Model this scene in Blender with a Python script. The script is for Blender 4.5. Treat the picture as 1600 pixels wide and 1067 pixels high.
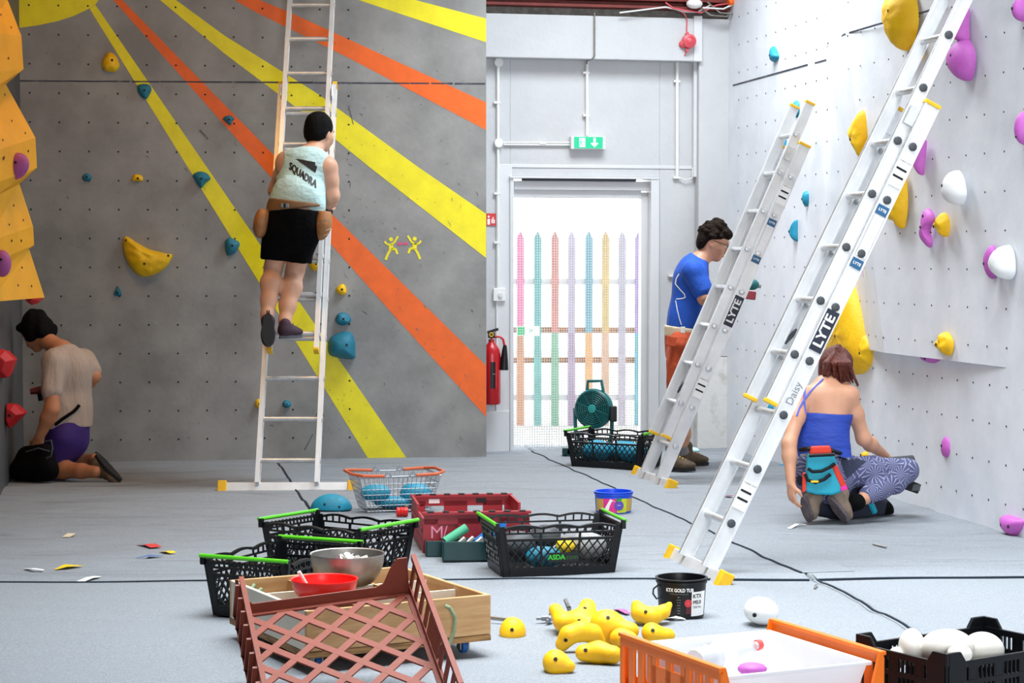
import bpy, bmesh, math, random
import numpy as np
from mathutils import Vector, Matrix
from mathutils.bvhtree import BVHTree

for o in list(bpy.data.objects): bpy.data.objects.remove(o)
scene = bpy.context.scene
COL = scene.collection

# ------------------------------------------------------------------ camera
F = 70 / 36 * 1600
PITCH = math.atan(130.5 / F)
EYE = 1.4
cam_data = bpy.data.cameras.new('camera'); cam = bpy.data.objects.new('camera', cam_data); COL.objects.link(cam)
cam_data.lens = 70; cam_data.sensor_width = 36; cam_data.clip_end = 200
cam.location = (0, 0, EYE); cam.rotation_euler = (math.pi / 2 - PITCH, 0, 0)
scene.camera = cam

# ------------------------------------------------------------------ world, lights, exposure
world = bpy.data.worlds.new('world'); scene.world = world; world.use_nodes = True
wb = world.node_tree.nodes['Background']; wb.inputs[0].default_value = (0.93, 0.97, 1.0, 1); wb.inputs[1].default_value = 4.5
def area(name, loc, target, sx, sy, power, col, spread):
    l = bpy.data.lights.new(name, 'AREA'); l.shape = 'RECTANGLE'; l.size = sx; l.size_y = sy; l.energy = power; l.color = col; l.spread = math.radians(spread)
    o = bpy.data.objects.new(name, l); COL.objects.link(o); o.location = loc
    o.rotation_euler = (Vector(target) - Vector(loc)).to_track_quat('-Z', 'Y').to_euler(); o['kind'] = 'helper'
    return o
area('overhead_fill_far', (0.95, 12.5, 4.7), (1.25, 12.5, 0), 1.4, 2.0, 155, (0.90, 0.96, 1.0), 128)  # unseen area lamp added below the closed roof to grade the back walls
area('overhead_fill_near', (0.6, 7.3, 5.7), (0.95, 7.4, 0), 3.2, 4.6, 275, (0.92, 0.97, 1.0), 88)  # added overhead lamp, no roof opening; brightens near mats and white wall
area('rear_fill', (2.4, -2.6, 2.2), (2.9, 9, 1.6), 3.0, 3.0, 85, (0.94, 0.97, 1.0), 60)  # added lamp behind the camera, aimed to lift the white wall
area('warm_fill', (-1.9, 11.0, 4.6), (-2.3, 11.6, 0), 0.3, 1.4, 32, (1.0, 0.52, 0.16), 150)  # unseen warm fill added over the dark left corner
vs = scene.view_settings
vs.view_transform = 'Standard'; vs.look = 'None'; vs.gamma = 1; vs.use_curve_mapping = False; vs.exposure = 0.04

# ------------------------------------------------------------------ picture <-> place helpers (true perspective of the photograph)
def ray(px, py):
    x = (px - 800) / F; y = (533.5 - py) / F; c, s = math.cos(PITCH), math.sin(PITCH)
    return Vector((x, c + y * s, y * c - s))
def fl(px, py, z=0.0):
    d = ray(px, py); return Vector((0, 0, EYE)) + d * ((z - EYE) / d.z)
def at(px, py, Y):
    d = ray(px, py); return Vector((0, 0, EYE)) + d * (Y / d.y)
class Frame:
    """a wall plane: origin, unit u along it, v up, n out of it"""
    def __init__(s, o, u, n): s.o = Vector(o); s.u = Vector(u).normalized(); s.v = Vector((0, 0, 1)); s.n = Vector(n).normalized()
    def px(s, x, y, off=0.0):
        d = ray(x, y); o = s.o + s.n * off; e = Vector((0, 0, EYE)); t = (o - e).dot(s.n) / d.dot(s.n); return e + d * t
    def uv(s, u, v, w=0.0): return s.o + s.u * u + s.v * v + s.n * w
RW = Frame((1.604, 14.632, 0), (.2015, -.9795, 0), (-.9795, -.2015, 0))          # white climbing wall, right
gu = Vector((2.537, .311, 0)).normalized()
GW = Frame((-.181, 14.016, 0), gu, (gu.y, -gu.x, 0))                              # grey climbing wall
DW = Frame((-.014, 14.47, 0), (.9795, .2015, 0), (.2015, -.9795, 0))              # white door wall

# ------------------------------------------------------------------ materials
def lin(h):
    if isinstance(h, str): h = tuple(int(h[i:i+2], 16) / 255 for i in (0, 2, 4))
    return tuple((c / 12.92 if c <= .04045 else ((c + .055) / 1.055) ** 2.4) for c in h) + (1,)
MATS = {}
def mat(name, col, rough=.5, metal=0, var=0.0, scale=6, bump=0.0, bscale=60, col2=None, spec=None, trans=0, alpha=1, emit=0, aniso=None, sheen=0, sss=0, lo=.35, hi=.65):
    if name in MATS: return MATS[name]
    m = bpy.data.materials.new(name); m.use_nodes = True; nt = m.node_tree; b = nt.nodes['Principled BSDF']; N = nt.nodes; L = nt.links
    c = lin(col); b.inputs['Base Color'].default_value = c; b.inputs['Roughness'].default_value = rough; b.inputs['Metallic'].default_value = metal
    if spec is not None: b.inputs['Specular IOR Level'].default_value = spec
    if trans: b.inputs['Transmission Weight'].default_value = trans
    if alpha < 1: b.inputs['Alpha'].default_value = alpha
    if sheen: b.inputs['Sheen Weight'].default_value = sheen
    if sss: b.inputs['Subsurface Weight'].default_value = sss; b.inputs['Subsurface Scale'].default_value = .01
    if emit: b.inputs['Emission Color'].default_value = c; b.inputs['Emission Strength'].default_value = emit
    tc = N.new('ShaderNodeTexCoord'); src = tc.outputs['Object']
    if aniso:
        mp = N.new('ShaderNodeMapping'); mp.inputs['Scale'].default_value = aniso; L.new(src, mp.inputs[0]); src = mp.outputs[0]
    if var or col2:
        n = N.new('ShaderNodeTexNoise'); n.inputs['Scale'].default_value = scale; n.inputs['Detail'].default_value = 6; n.inputs['Roughness'].default_value = .6; L.new(src, n.inputs['Vector'])
        r = N.new('ShaderNodeMapRange'); r.inputs[1].default_value = lo; r.inputs[2].default_value = hi; L.new(n.outputs[0], r.inputs[0])
        mx = N.new('ShaderNodeMix'); mx.data_type = 'RGBA'; L.new(r.outputs[0], mx.inputs[0])
        c2 = lin(col2) if col2 else tuple(x * (1 - var) for x in c[:3]) + (1,)
        mx.inputs[6].default_value = c; mx.inputs[7].default_value = c2; L.new(mx.outputs[2], b.inputs['Base Color'])
    if bump:
        n2 = N.new('ShaderNodeTexNoise'); n2.inputs['Scale'].default_value = bscale; n2.inputs['Detail'].default_value = 4; L.new(src, n2.inputs['Vector'])
        bp = N.new('ShaderNodeBump'); bp.inputs['Strength'].default_value = bump; bp.inputs['Distance'].default_value = .02; L.new(n2.outputs[0], bp.inputs['Height']); L.new(bp.outputs[0], b.inputs['Normal'])
    MATS[name] = m; return m

M = dict(
 carpet=mat('carpet', 'a3a9b0', .95, var=.36, scale=150, bump=.5, bscale=260, spec=.1, lo=.3, hi=.7),
 seam=mat('seam', '1c2836', .95),
 grey=mat('grey_wall_paint', '979795', .62, col2='7f7f7e', scale=3.0, bump=.06, bscale=30),
 yray=mat('yellow_paint', 'f2e40c', .5, var=.12, scale=9, bump=.05, bscale=40),
 oray=mat('orange_paint', 'f2660a', .5, var=.14, scale=9, bump=.05, bscale=40),
 ink=mat('marker_ink', '2f3040', .6, col2='6d6d74', scale=14, lo=.5, hi=.75),
 scuff=mat('rubber_scuff', '54524f', .7, col2='747270', scale=30),
 chalk=mat('chalk_smear', 'a9a9a7', .8, col2='8f8f8d', scale=40),
 pink=mat('pink_paint', 'd8507a', .6),
 hole=mat('bolt_hole', '121212', .7),
 white=mat('white_masonry', 'c2c3c5', .7, var=.06, scale=4, bump=.12, bscale=25),
 wwhite=mat('white_climbing_paint', 'e9ecf2', .42, col2='dee2e9', scale=5, bump=.05, bscale=30),
 gloss=mat('white_gloss_paint', 'd2d3d5', .35, var=.04, scale=5),
 peel=mat('peeled_plaster', 'd8d8d6', .8, col2='b4aea4', scale=7, bump=.2, bscale=20, lo=.5, hi=.7),
 conduit=mat('white_conduit', 'e4e4e2', .45, var=.05),
 redbeam=mat('red_oxide_beam', '7a2a22', .6, var=.3, scale=10, bump=.1),
 dust=mat('dusty_ledge', '8b8780', .9, var=.4, scale=25),
 alu=mat('aluminium', 'e4e5e6', .36, .3, var=.12, scale=8, bump=.02, bscale=50),
 rung=mat('rung_aluminium', 'd8dadc', .32, .55, var=.2, scale=20),
 ycap=mat('yellow_plastic', 'f3bd12', .5, var=.15, scale=20),
 dark=mat('dark_grey_plastic', '3b3f44', .5),
 black=mat('black_plastic', '090c11', .4, spec=.35, var=.3, scale=8),
 green=mat('lime_plastic', '57c51f', .4, var=.1),
 yellow=mat('yellow_hold', 'f8c806', .6, col2='ecb403', scale=9, bump=.12, bscale=70),
 yfloor=mat('yellow_floor_hold', 'fac60a', .55, col2='f0b405', scale=9, bump=.08, bscale=70),
 teal=mat('teal_hold', '1c7892', .6, var=.2, scale=12, bump=.12, bscale=70),
 blue=mat('blue_hold', '1593b4', .55, var=.2, scale=12, bump=.12, bscale=70),
 purple=mat('purple_hold', 'c964c4', .55, var=.15, scale=10, bump=.08, bscale=70),
 dpurple=mat('plum_hold', 'a2488f', .55, var=.15, scale=10, bump=.08, bscale=70),
 red=mat('red_hold', 'c8141c', .55, var=.15, scale=10, bump=.05),
 whold=mat('white_hold', 'eef0f0', .5, var=.04, scale=8, bump=.04, bscale=70),
 cream=mat('cream_hold', 'eae6dc', .55, var=.06, scale=8, bump=.04, bscale=70),
 bolt=mat('steel_bolt', '9a9c9e', .3, 1),
 steel=mat('brushed_steel', 'a8a5a0', .45, .95, var=.15, scale=30),
 chrome=mat('chrome_wire', '9a9ea4', .4, .8),
 brown=mat('brown_crate', '8a3b26', .5, var=.15, scale=14, bump=.05),
 redc=mat('red_crate', 'a62430', .5, var=.2, scale=10),
 orange=mat('orange_crate', 'ff7a08', .42, var=.08, scale=8),
 wood=mat('pale_plywood', 'cfa878', .6, col2='b98e5c', scale=5, aniso=(1, 1, 9), bump=.05),
 woodw=mat('white_plywood', 'ece4d2', .6, var=.12, scale=6),
 ply=mat('plywood_edge', 'b08653', .7, col2='6b4a28', scale=12, aniso=(1, 1, 14)),
 rope=mat('green_rope', '8f9f7c', .8, var=.2, scale=60),
 redbowl=mat('red_bowl', 'e8201c', .35),
 lid=mat('pink_frosted_lid', 'd9a59c', .45, alpha=.8),
 spoon=mat('white_spoon', 'ecebe4', .4),
 paper=mat('paper_tag', 'f2f0ec', .8, var=.1, scale=40),
 clear=mat('frosted_tub', 'eef0f4', .5, alpha=.72),
 bottle=mat('clear_bottle', 'dfe4e8', .15, alpha=.6),
 bluetub=mat('blue_tub', '1150d8', .4),
 tealp=mat('teal_tool_plastic', '16686a', .4, var=.15, scale=12),
 dgreen=mat('dark_green_case', '0d3b3d', .45, var=.2),
 exitg=mat('exit_green', '10a878', .4, emit=.6),
 exitw=mat('exit_white', 'ffffff', .4, emit=1.1),
 redp=mat('red_gloss', 'c62028', .3),
 alarm=mat('red_alarm', 'd0505a', .4),
 navy=mat('navy_label', '141b30', .5),
 labelw=mat('white_label', 'f2f2f0', .6),
 labelb=mat('blue_label', '1c5b86', .5),
 textk=mat('black_print', '15161a', .6),
 textg=mat('faded_print', '7f8084', .7),
 textw=mat('white_print', 'f4f4f4', .6),
 textgr=mat('green_print', '2fb82c', .5),
 textp=mat('pink_print', 'e48aa4', .6),
 skin=mat('skin', 'd39c7d', .5, var=.10, scale=9, sss=.08),
 skinp=mat('pale_skin', 'd2a287', .5, var=.10, scale=9, sss=.08),
 skind=mat('tan_skin', 'c07f58', .5, var=.10, scale=9, sss=.08),
 hairk=mat('black_hair', '0b0a0c', .75, spec=.12, var=.5, scale=60, bump=.5, bscale=90),
 hairb=mat('dark_brown_hair', '21160f', .75, spec=.12, var=.5, scale=60, bump=.8, bscale=60),
 hairr=mat('auburn_hair', '7d3220', .42, col2='2c0f0c', scale=55, aniso=(3, 3, .5), bump=.6, bscale=60),
 mint=mat('mint_vest', 'b9dde0', .8, var=.06, scale=10, bump=.8, bscale=13, aniso=(1, 1, 1.6)),
 bshort=mat('black_shorts', '07080a', .9, spec=.1, var=.4, scale=30, bump=.8, bscale=14),
 leather=mat('tan_leather', 'b07a4a', .6, col2='8b5b32', scale=12, bump=.15, bscale=40),
 belt=mat('brown_belt', '7d5a35', .7, var=.2),
 shoeu=mat('plum_shoe', '3a2234', .7, var=.3, scale=50),
 sole=mat('dark_rubber', '17181d', .7, var=.2),
 solel=mat('grey_rubber_edge', '55565c', .7),
 sock=mat('grey_sock', '85858a', .9),
 taupe=mat('taupe_shirt', 'b5a192', .85, var=.1, scale=10, bump=1.0, bscale=16, aniso=(1, 1, .3)),
 violet=mat('violet_shorts', '3b1e72', .8, var=.2),
 bag=mat('black_bag', '08080a', .85, spec=.12, var=.4, scale=20, bump=.2, bscale=30),
 royal=mat('royal_blue_shirt', '1450b8', .8, var=.1, scale=10, bump=.9, bscale=14, aniso=(1, 1, .5)),
 rust=mat('rust_shorts', 'c2502c', .85, var=.15, scale=14, bump=.9, bscale=18, aniso=(1, 1, .6)),
 webbing=mat('cream_webbing', 'ddcdb0', .8, var=.1),
 boot=mat('brown_boot', '5b4a37', .7, var=.4, scale=40, bump=.2),
 lace=mat('yellow_lace', 'd8b838', .7),
 top=mat('cobalt_top', '1f41a8', .7, var=.12, scale=14, bump=.9, bscale=15, aniso=(.5, .5, 1.5)),
 strap=mat('periwinkle_strap', '5a67c8', .7),
 pouch=mat('turquoise_pouch', '14a5bf', .6, var=.1, bump=.1),
 pouchr=mat('red_pouch', 'e23418', .6, var=.1),
 magenta=mat('magenta_patch', 'f0249a', .6),
 shoeg=mat('grey_shoe', '6b5f60', .7, col2='4a4148', scale=30, bump=.15),
 shoeb=mat('taupe_suede', '8a7868', .8, var=.2, scale=40),
 glassk=mat('black_frame', '17130f', .3),
 eyew=mat('eye_white', 'e9e6e0', .3), eyek=mat('iris', '241812', .2), lip=mat('lip', 'a85a4c', .5),
 woodf=mat('fence_wood', 'a9764a', .8, var=.2, scale=10),
 ground=mat('yard_concrete', 'b9b5ae', .9, var=.1),
 exting=mat('extinguisher_red', 'b3121c', .3, var=.1),
 tapew=mat('tape_white', 'f5f5f5', .6), tapey=mat('tape_yellow', 'f0c81a', .6), taper=mat('tape_red', 'cf3d3a', .6), tapeb=mat('tape_blue', '3f6db4', .6), tapep=mat('tape_pink', 'f25a9c', .6),
 yvol=mat('yellow_volume', 'e2a30c', .6, var=.12, scale=5, bump=.05),
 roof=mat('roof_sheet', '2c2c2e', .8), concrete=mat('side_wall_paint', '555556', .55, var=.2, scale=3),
)
# leggings: fine pale line fans on slate
def leggings():
    m = mat('patterned_leggings', '4c4f70', .8); nt = m.node_tree; b = nt.nodes['Principled BSDF']; N = nt.nodes.new; K = nt.links.new
    tc = N('ShaderNodeTexCoord'); vo = N('ShaderNodeTexVoronoi'); vo.inputs['Scale'].default_value = 13; K(tc.outputs['Object'], vo.inputs['Vector'])
    su = N('ShaderNodeVectorMath'); su.operation = 'SUBTRACT'; K(tc.outputs['Object'], su.inputs[0]); K(vo.outputs['Position'], su.inputs[1])
    sp = N('ShaderNodeSeparateXYZ'); K(su.outputs[0], sp.inputs[0]); at2 = N('ShaderNodeMath'); at2.operation = 'ARCTAN2'; K(sp.outputs[0], at2.inputs[0]); K(sp.outputs[2], at2.inputs[1])
    mu = N('ShaderNodeMath'); mu.operation = 'MULTIPLY'; mu.inputs[1].default_value = 13; K(at2.outputs[0], mu.inputs[0]); si = N('ShaderNodeMath'); si.operation = 'SINE'; K(mu.outputs[0], si.inputs[0])
    r = N('ShaderNodeMapRange'); r.inputs[1].default_value = .45; r.inputs[2].default_value = .95; K(si.outputs[0], r.inputs[0])
    mx = N('ShaderNodeMix'); mx.data_type = 'RGBA'; mx.inputs[6].default_value = lin('4d5074'); mx.inputs[7].default_value = lin('9a9dbd'); K(r.outputs[0], mx.inputs[0]); K(mx.outputs[2], b.inputs['Base Color'])
    return m
M['legging'] = leggings()
def rucks():
    M['rucked'] = M['carpet'].copy(); nt = M['rucked'].node_tree; N = nt.nodes; fine = [n for n in N if n.type == 'BUMP'][0]; tc = [n for n in N if n.type == 'TEX_COORD'][0]
    mp = N.new('ShaderNodeMapping'); mp.inputs['Scale'].default_value = (.8, 2.6, 1); mp.inputs['Rotation'].default_value = (0, 0, -.12); nt.links.new(tc.outputs['Object'], mp.inputs[0])
    ns = N.new('ShaderNodeTexNoise'); ns.inputs['Scale'].default_value = 1.15; ns.inputs['Detail'].default_value = 2; ns.inputs['Distortion'].default_value = .8; nt.links.new(mp.outputs[0], ns.inputs['Vector'])
    bp = N.new('ShaderNodeBump'); bp.inputs['Strength'].default_value = .8; bp.inputs['Distance'].default_value = .2; nt.links.new(ns.outputs[0], bp.inputs['Height']); nt.links.new(bp.outputs[0], fine.inputs['Normal'])
rucks()

# ------------------------------------------------------------------ mesh helpers
MW = {}
def orth(d, hint=None):
    d = d.normalized(); h = Vector(hint) if hint is not None else (Vector((0, 0, 1)) if abs(d.z) < .9 else Vector((1, 0, 0)))
    a = h - d * h.dot(d)
    if a.length < 1e-5: a = Vector((1, 0, 0)) - d * d.x
    a.normalize(); return a, d.cross(a)
class MB:
    def __init__(s): s.v = []; s.f = []
    def add(s, vs, fs):
        n = len(s.v); s.v += [tuple(v) for v in vs]; s.f += [tuple(i + n for i in f) for f in fs]; return s
    def poly(s, pts): return s.add(pts, [tuple(range(len(pts)))])
    def hexa(s, b, t):
        return s.add(list(b) + list(t), [(3, 2, 1, 0), (4, 5, 6, 7), (0, 1, 5, 4), (1, 2, 6, 5), (2, 3, 7, 6), (3, 0, 4, 7)])
    def box(s, c, size, R=None):
        x, y, z = [q / 2 for q in size]; c = Vector(c)
        P = [Vector(p) for p in ((-x, -y, -z), (x, -y, -z), (x, y, -z), (-x, y, -z), (-x, -y, z), (x, -y, z), (x, y, z), (-x, y, z))]
        if R is not None: P = [R @ p for p in P]
        return s.hexa([c + p for p in P[:4]], [c + p for p in P[4:]])
    def beam(s, a, b, w, t, n):
        """box from a to b: t thick along n, w wide across"""
        a, b = Vector(a), Vector(b); d = (b - a)
        if d.length < 1e-6: return s
        n, q = orth(d, n); q = q * (w / 2); n = n * (t / 2)
        return s.hexa([a - q - n, a + q - n, b + q - n, b - q - n], [a - q + n, a + q + n, b + q + n, b - q + n])
    def prism(s, pts, off):
        pts = [Vector(p) for p in pts]; off = Vector(off); k = len(pts)
        return s.add(pts + [p + off for p in pts], [tuple(range(k))[::-1], tuple(range(k, 2 * k))] + [(i, (i + 1) % k, k + (i + 1) % k, k + i) for i in range(k)])
    def loft(s, rings, cap=True, close=True):
        k = len(rings[0]); vs = [p for r in rings for p in r]; fs = []
        for j in range(len(rings) - 1):
            for i in range(k if close else k - 1): fs.append((j * k + i, j * k + (i + 1) % k, (j + 1) * k + (i + 1) % k, (j + 1) * k + i))
        if cap: fs.append(tuple(range(k))[::-1]); fs.append(tuple((len(rings) - 1) * k + i for i in range(k)))
        return s.add(vs, fs)
    def tube(s, pts, r, seg=8, closed=False):
        pts = [Vector(p) for p in pts]; n = len(pts); rs = r if isinstance(r, (list, tuple)) else [r] * n; rings = []; prev = None
        for i, p in enumerate(pts):
            a = pts[i - 1] if (i or closed) else p; b = pts[(i + 1) % n] if (i < n - 1 or closed) else p
            d = (b - a).normalized(); u, w = orth(d, prev); prev = u
            rings.append([p + (u * math.cos(2 * math.pi * k / seg) + w * math.sin(2 * math.pi * k / seg)) * rs[i] for k in range(seg)])
        if closed: rings.append(rings[0])
        return s.loft(rings, cap=not closed)
    def lathe(s, prof, c, axis=(0, 0, 1), seg=24, cap=True):
        ax = Vector(axis).normalized(); u, w = orth(ax); c = Vector(c)
        return s.loft([[c + ax * z + (u * math.cos(2 * math.pi * k / seg) + w * math.sin(2 * math.pi * k / seg)) * r for k in range(seg)] for r, z in prof], cap=cap)
    def ball(s, c, r, R=None, seg=12, rings=8):
        c = Vector(c); r = Vector(r) if not isinstance(r, (int, float)) else Vector((r, r, r)); L = []
        for j in range(rings + 1):
            t = math.pi * (j + .02) / (rings + .04); L.append([])
            for k in range(seg):
                p = Vector((math.sin(t) * math.cos(2 * math.pi * k / seg) * r.x, math.sin(t) * math.sin(2 * math.pi * k / seg) * r.y, -math.cos(t) * r.z))
                L[-1].append(c + (R @ p if R is not None else p))
        return s.loft(L)
    def build(s, name, m, parent=None, smooth=False, world=True, bevel=0, kind=None, sharp=40):
        me = bpy.data.meshes.new(name); me.from_pydata(s.v, [], s.f); me.validate()
        bm = bmesh.new(); bm.from_mesh(me); bmesh.ops.recalc_face_normals(bm, faces=bm.faces); bm.to_mesh(me); bm.free()
        return link(name, me, m, parent, smooth, world, bevel, kind, sharp)
def link(name, me, m, parent=None, smooth=False, world=True, bevel=0, kind=None, sharp=40):
    for x in (m if isinstance(m, (list, tuple)) else [m]): me.materials.append(M[x] if isinstance(x, str) else x)
    o = bpy.data.objects.new(name, me); COL.objects.link(o)
    if smooth:
        me.polygons.foreach_set('use_smooth', [True] * len(me.polygons))
        if sharp: me.set_sharp_from_angle(angle=math.radians(sharp))
    if bevel:
        b = o.modifiers.new('bevel', 'BEVEL'); b.width = bevel; b.segments = 2; b.limit_method = 'ANGLE'; b.angle_limit = math.radians(40)
    MW[o.name] = Matrix()
    if parent is not None:
        o.parent = parent
        if world: o.matrix_parent_inverse = MW[parent.name].inverted()
        else: MW[o.name] = MW[parent.name].copy()
    if kind: o['kind'] = kind
    return o
def tag(o, label, cat, group=None, kind=None):
    o['label'] = label; o['category'] = cat
    if group: o['group'] = group
    if kind: o['kind'] = kind
    return o
def thing(name, label, cat, loc=(0, 0, 0), rotz=0, group=None, R=None):
    o = bpy.data.objects.new(name, None); COL.objects.link(o); o.empty_display_size = .05
    mw = Matrix.Translation(Vector(loc)) @ (R.to_4x4() if R is not None else Matrix.Rotation(rotz, 4, 'Z')); o.matrix_world = mw; MW[o.name] = mw
    return tag(o, label, cat, group)
def struct(o, label=None):
    o['kind'] = 'structure'
    if label: o['label'] = label
    return o
def center_origin(o):
    """move a top-level mesh's origin to the middle of its foot"""
    me = o.data; co = np.empty(len(me.vertices) * 3); me.vertices.foreach_get('co', co); co = co.reshape(-1, 3)
    c = (co.min(0) + co.max(0)) / 2; c[2] = co[:, 2].min(); me.vertices.foreach_set('co', (co - c).ravel()); o.location = c; MW[o.name] = Matrix.Translation(Vector(c)); return o
def text_geo(body, size):
    cu = bpy.data.curves.new('txt', 'FONT'); cu.body = body; cu.size = size; cu.align_x = 'CENTER'; cu.align_y = 'CENTER'; cu.resolution_u = 3
    o = bpy.data.objects.new('txt', cu); me = o.to_mesh(); vs = [v.co.copy() for v in me.vertices]; fs = [tuple(p.vertices) for p in me.polygons]
    o.to_mesh_clear(); bpy.data.objects.remove(o); bpy.data.curves.remove(cu); return vs, fs
def text(name, body, size, o, u, v, m, parent, sx=1.0, off=.0012, bold=0, world=True):
    """flat lettering in the plane (o, u, v)"""
    o, u, v = Vector(o), Vector(u).normalized(), Vector(v).normalized(); n = u.cross(v); vs, fs = text_geo(body, size); mb = MB()
    for du, dv in ([(0, 0)] if not bold else [(-bold, 0), (bold, 0), (0, bold), (0, -bold)]):
        mb.add([o + u * (p.x * sx + du) + v * (p.y + dv) + n * (off + abs(du) * .05 + dv * .03) for p in vs], fs)
    me = bpy.data.meshes.new(name); me.from_pydata(mb.v, [], mb.f); return link(name, me, m, parent, world=world)
def plate(name, o, u, v, w, h, t, m, parent, world=True):
    o, u, v = Vector(o), Vector(u).normalized(), Vector(v).normalized(); n = u.cross(v)
    P = [o - u * w / 2 - v * h / 2, o + u * w / 2 - v * h / 2, o + u * w / 2 + v * h / 2, o - u * w / 2 + v * h / 2]
    return MB().prism(P, n * t).build(name, m, parent, world=world)
def diag_bars(mb, P, w, h, pitch, width, thick, ang=45, both=True):
    """lattice of slanting bars clipped to a w x h panel; P(x, y) -> point, P(None) -> normal"""
    n = P(None, None)
    for sgn in ((1, -1) if both else (1,)):
        a = math.radians(ang) * sgn; dx, dy = math.cos(a), math.sin(a); nx, ny = -dy, dx; R = math.hypot(w, h); k = -R
        while k < R:
            cx, cy = w / 2 + nx * k, h / 2 + ny * k; t0, t1 = -1e9, 1e9; ok = True
            for c, d, m in ((cx, dx, w), (cy, dy, h)):
                if abs(d) < 1e-9: ok = ok and 0 <= c <= m; continue
                q0, q1 = sorted(((0 - c) / d, (m - c) / d)); t0 = max(t0, q0); t1 = min(t1, q1)
            if ok and t1 - t0 > .012: mb.beam(P(cx + dx * t0, cy + dy * t0), P(cx + dx * t1, cy + dy * t1), width, thick * (1 if sgn > 0 else .9), n)
            k += pitch
    return mb

# ------------------------------------------------------------------ smooth solids (signed distance -> surface)
def vnp(p): return np.array(p, dtype=np.float32)
class Solid:
    def __init__(s): s.p = []
    def cone(s, a, b, ra, rb=None, k=.03, w=None, q=1.0, sub=False):
        s.p.append(('c', vnp(a), vnp(b), ra, ra if rb is None else rb, k, None if w is None else vnp(Vector(w).normalized()), q, sub)); return s
    def chain(s, pts, rs, k=.02, w=None, q=1.0):
        for i in range(len(pts) - 1): s.cone(pts[i], pts[i + 1], rs[i], rs[i + 1], k, w, q)
        return s
    def ell(s, c, r, R=None, k=.03, sub=False):
        Rm = np.eye(3, dtype=np.float32) if R is None else np.array(R, dtype=np.float32); s.p.append(('e', vnp(c), vnp(r), Rm, k, sub)); return s
    def cut(s, o, n): s.p.append(('p', vnp(o), vnp(Vector(n).normalized()))); return s     # removes the side n points to
    def wob(s, amp, freq, seed=0, axis=None): s.p.append(('w', amp, freq, seed, axis)); return s
    def mesh(s, h):
        lo = np.full(3, 1e9); hi = -lo
        bb = []
        for p in s.p:
            if p[0] == 'c':
                m = max(p[3], p[4]) + p[5] + .02; l = np.minimum(p[1], p[2]) - m; u = np.maximum(p[1], p[2]) + m; sub = p[8]
            elif p[0] == 'e':
                m = p[2].max() + p[4] + .02; l = p[1] - m; u = p[1] + m; sub = p[5]
            else: bb.append(None); continue
            bb.append((l, u))
            if not sub: lo = np.minimum(lo, l); hi = np.maximum(hi, u)
        n = np.ceil((hi - lo) / h).astype(int) + 1; Fd = np.full(n, .09, np.float32)
        ax = [(lo[i] + h * np.arange(n[i])).astype(np.float32) for i in range(3)]
        for p, b in zip(s.p, bb):
            if p[0] in 'ce':
                i0 = np.maximum(np.floor((b[0] - lo) / h).astype(int), 0); i1 = np.minimum(np.ceil((b[1] - lo) / h).astype(int) + 1, n)
                if (i1 <= i0).any(): continue
                sl = tuple(slice(i0[i], i1[i]) for i in range(3)); X, Y, Z = np.meshgrid(*[ax[i][sl[i]] for i in range(3)], indexing='ij', sparse=True)
                if p[0] == 'c':
                    _, a, e, ra, rb, k, w, q, sub = p; px, py, pz = X - a[0], Y - a[1], Z - a[2]; ba = e - a
                    if w is not None:
                        g = 1 / q - 1; d = px * w[0] + py * w[1] + pz * w[2]; px, py, pz = px + g * d * w[0], py + g * d * w[1], pz + g * d * w[2]; ba = ba + g * ba.dot(w) * w
                    L2 = max(float(ba.dot(ba)), 1e-9); t = np.clip((px * ba[0] + py * ba[1] + pz * ba[2]) / L2, 0, 1)
                    D = np.sqrt((px - t * ba[0]) ** 2 + (py - t * ba[1]) ** 2 + (pz - t * ba[2]) ** 2) - (ra + (rb - ra) * t); D = D * (.5 + .5 * q)
                else:
                    _, c, r, Rm, k, sub = p; px, py, pz = X - c[0], Y - c[1], Z - c[2]
                    u = [(px * Rm[0, i] + py * Rm[1, i] + pz * Rm[2, i]) for i in range(3)]
                    k0 = np.sqrt(sum((u[i] / r[i]) ** 2 for i in range(3))); k1 = np.sqrt(sum((u[i] / r[i] ** 2) ** 2 for i in range(3))) + 1e-6; D = k0 * (k0 - 1) / k1
                A = Fd[sl]
                if sub: D = -D; hh = np.maximum(k - np.abs(A - D), 0) / k; Fd[sl] = np.maximum(A, D) + hh * hh * k * .25
                else: hh = np.maximum(k - np.abs(A - D), 0) / k; Fd[sl] = np.minimum(A, D) - hh * hh * k * .25
            else:
                X, Y, Z = np.meshgrid(*ax, indexing='ij', sparse=True)
                if p[0] == 'p': Fd = np.maximum(Fd, (X - p[1][0]) * p[2][0] + (Y - p[1][1]) * p[2][1] + (Z - p[1][2]) * p[2][2])
                else:
                    _, amp, fr, sd, axis = p; rs = np.random.RandomState(sd); W = 0
                    for j in range(4):
                        d = rs.normal(size=3); d /= np.linalg.norm(d)
                        if axis is not None: d = d - np.array(axis) * d.dot(axis) * .75
                        d = d * fr * (.7 + .5 * j); ph = rs.rand() * 6.28
                        W = W + np.sin(X * d[0] + Y * d[1] + Z * d[2] + ph + 1.3 * np.sin(Y * d[2] * .5 + X * d[1] * .4)) / (1 + .5 * j)
                    Fd = Fd + (W * amp * .4).astype(np.float32)
        return surfnet(Fd, lo, h)
    def build(s, name, m, parent=None, h=.008, kind=None):
        V_, Q = s.mesh(h); me = bpy.data.meshes.new(name); me.from_pydata(V_.tolist(), [], Q.tolist())
        return link(name, me, m, parent, smooth=True, sharp=0, kind=kind)
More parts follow.
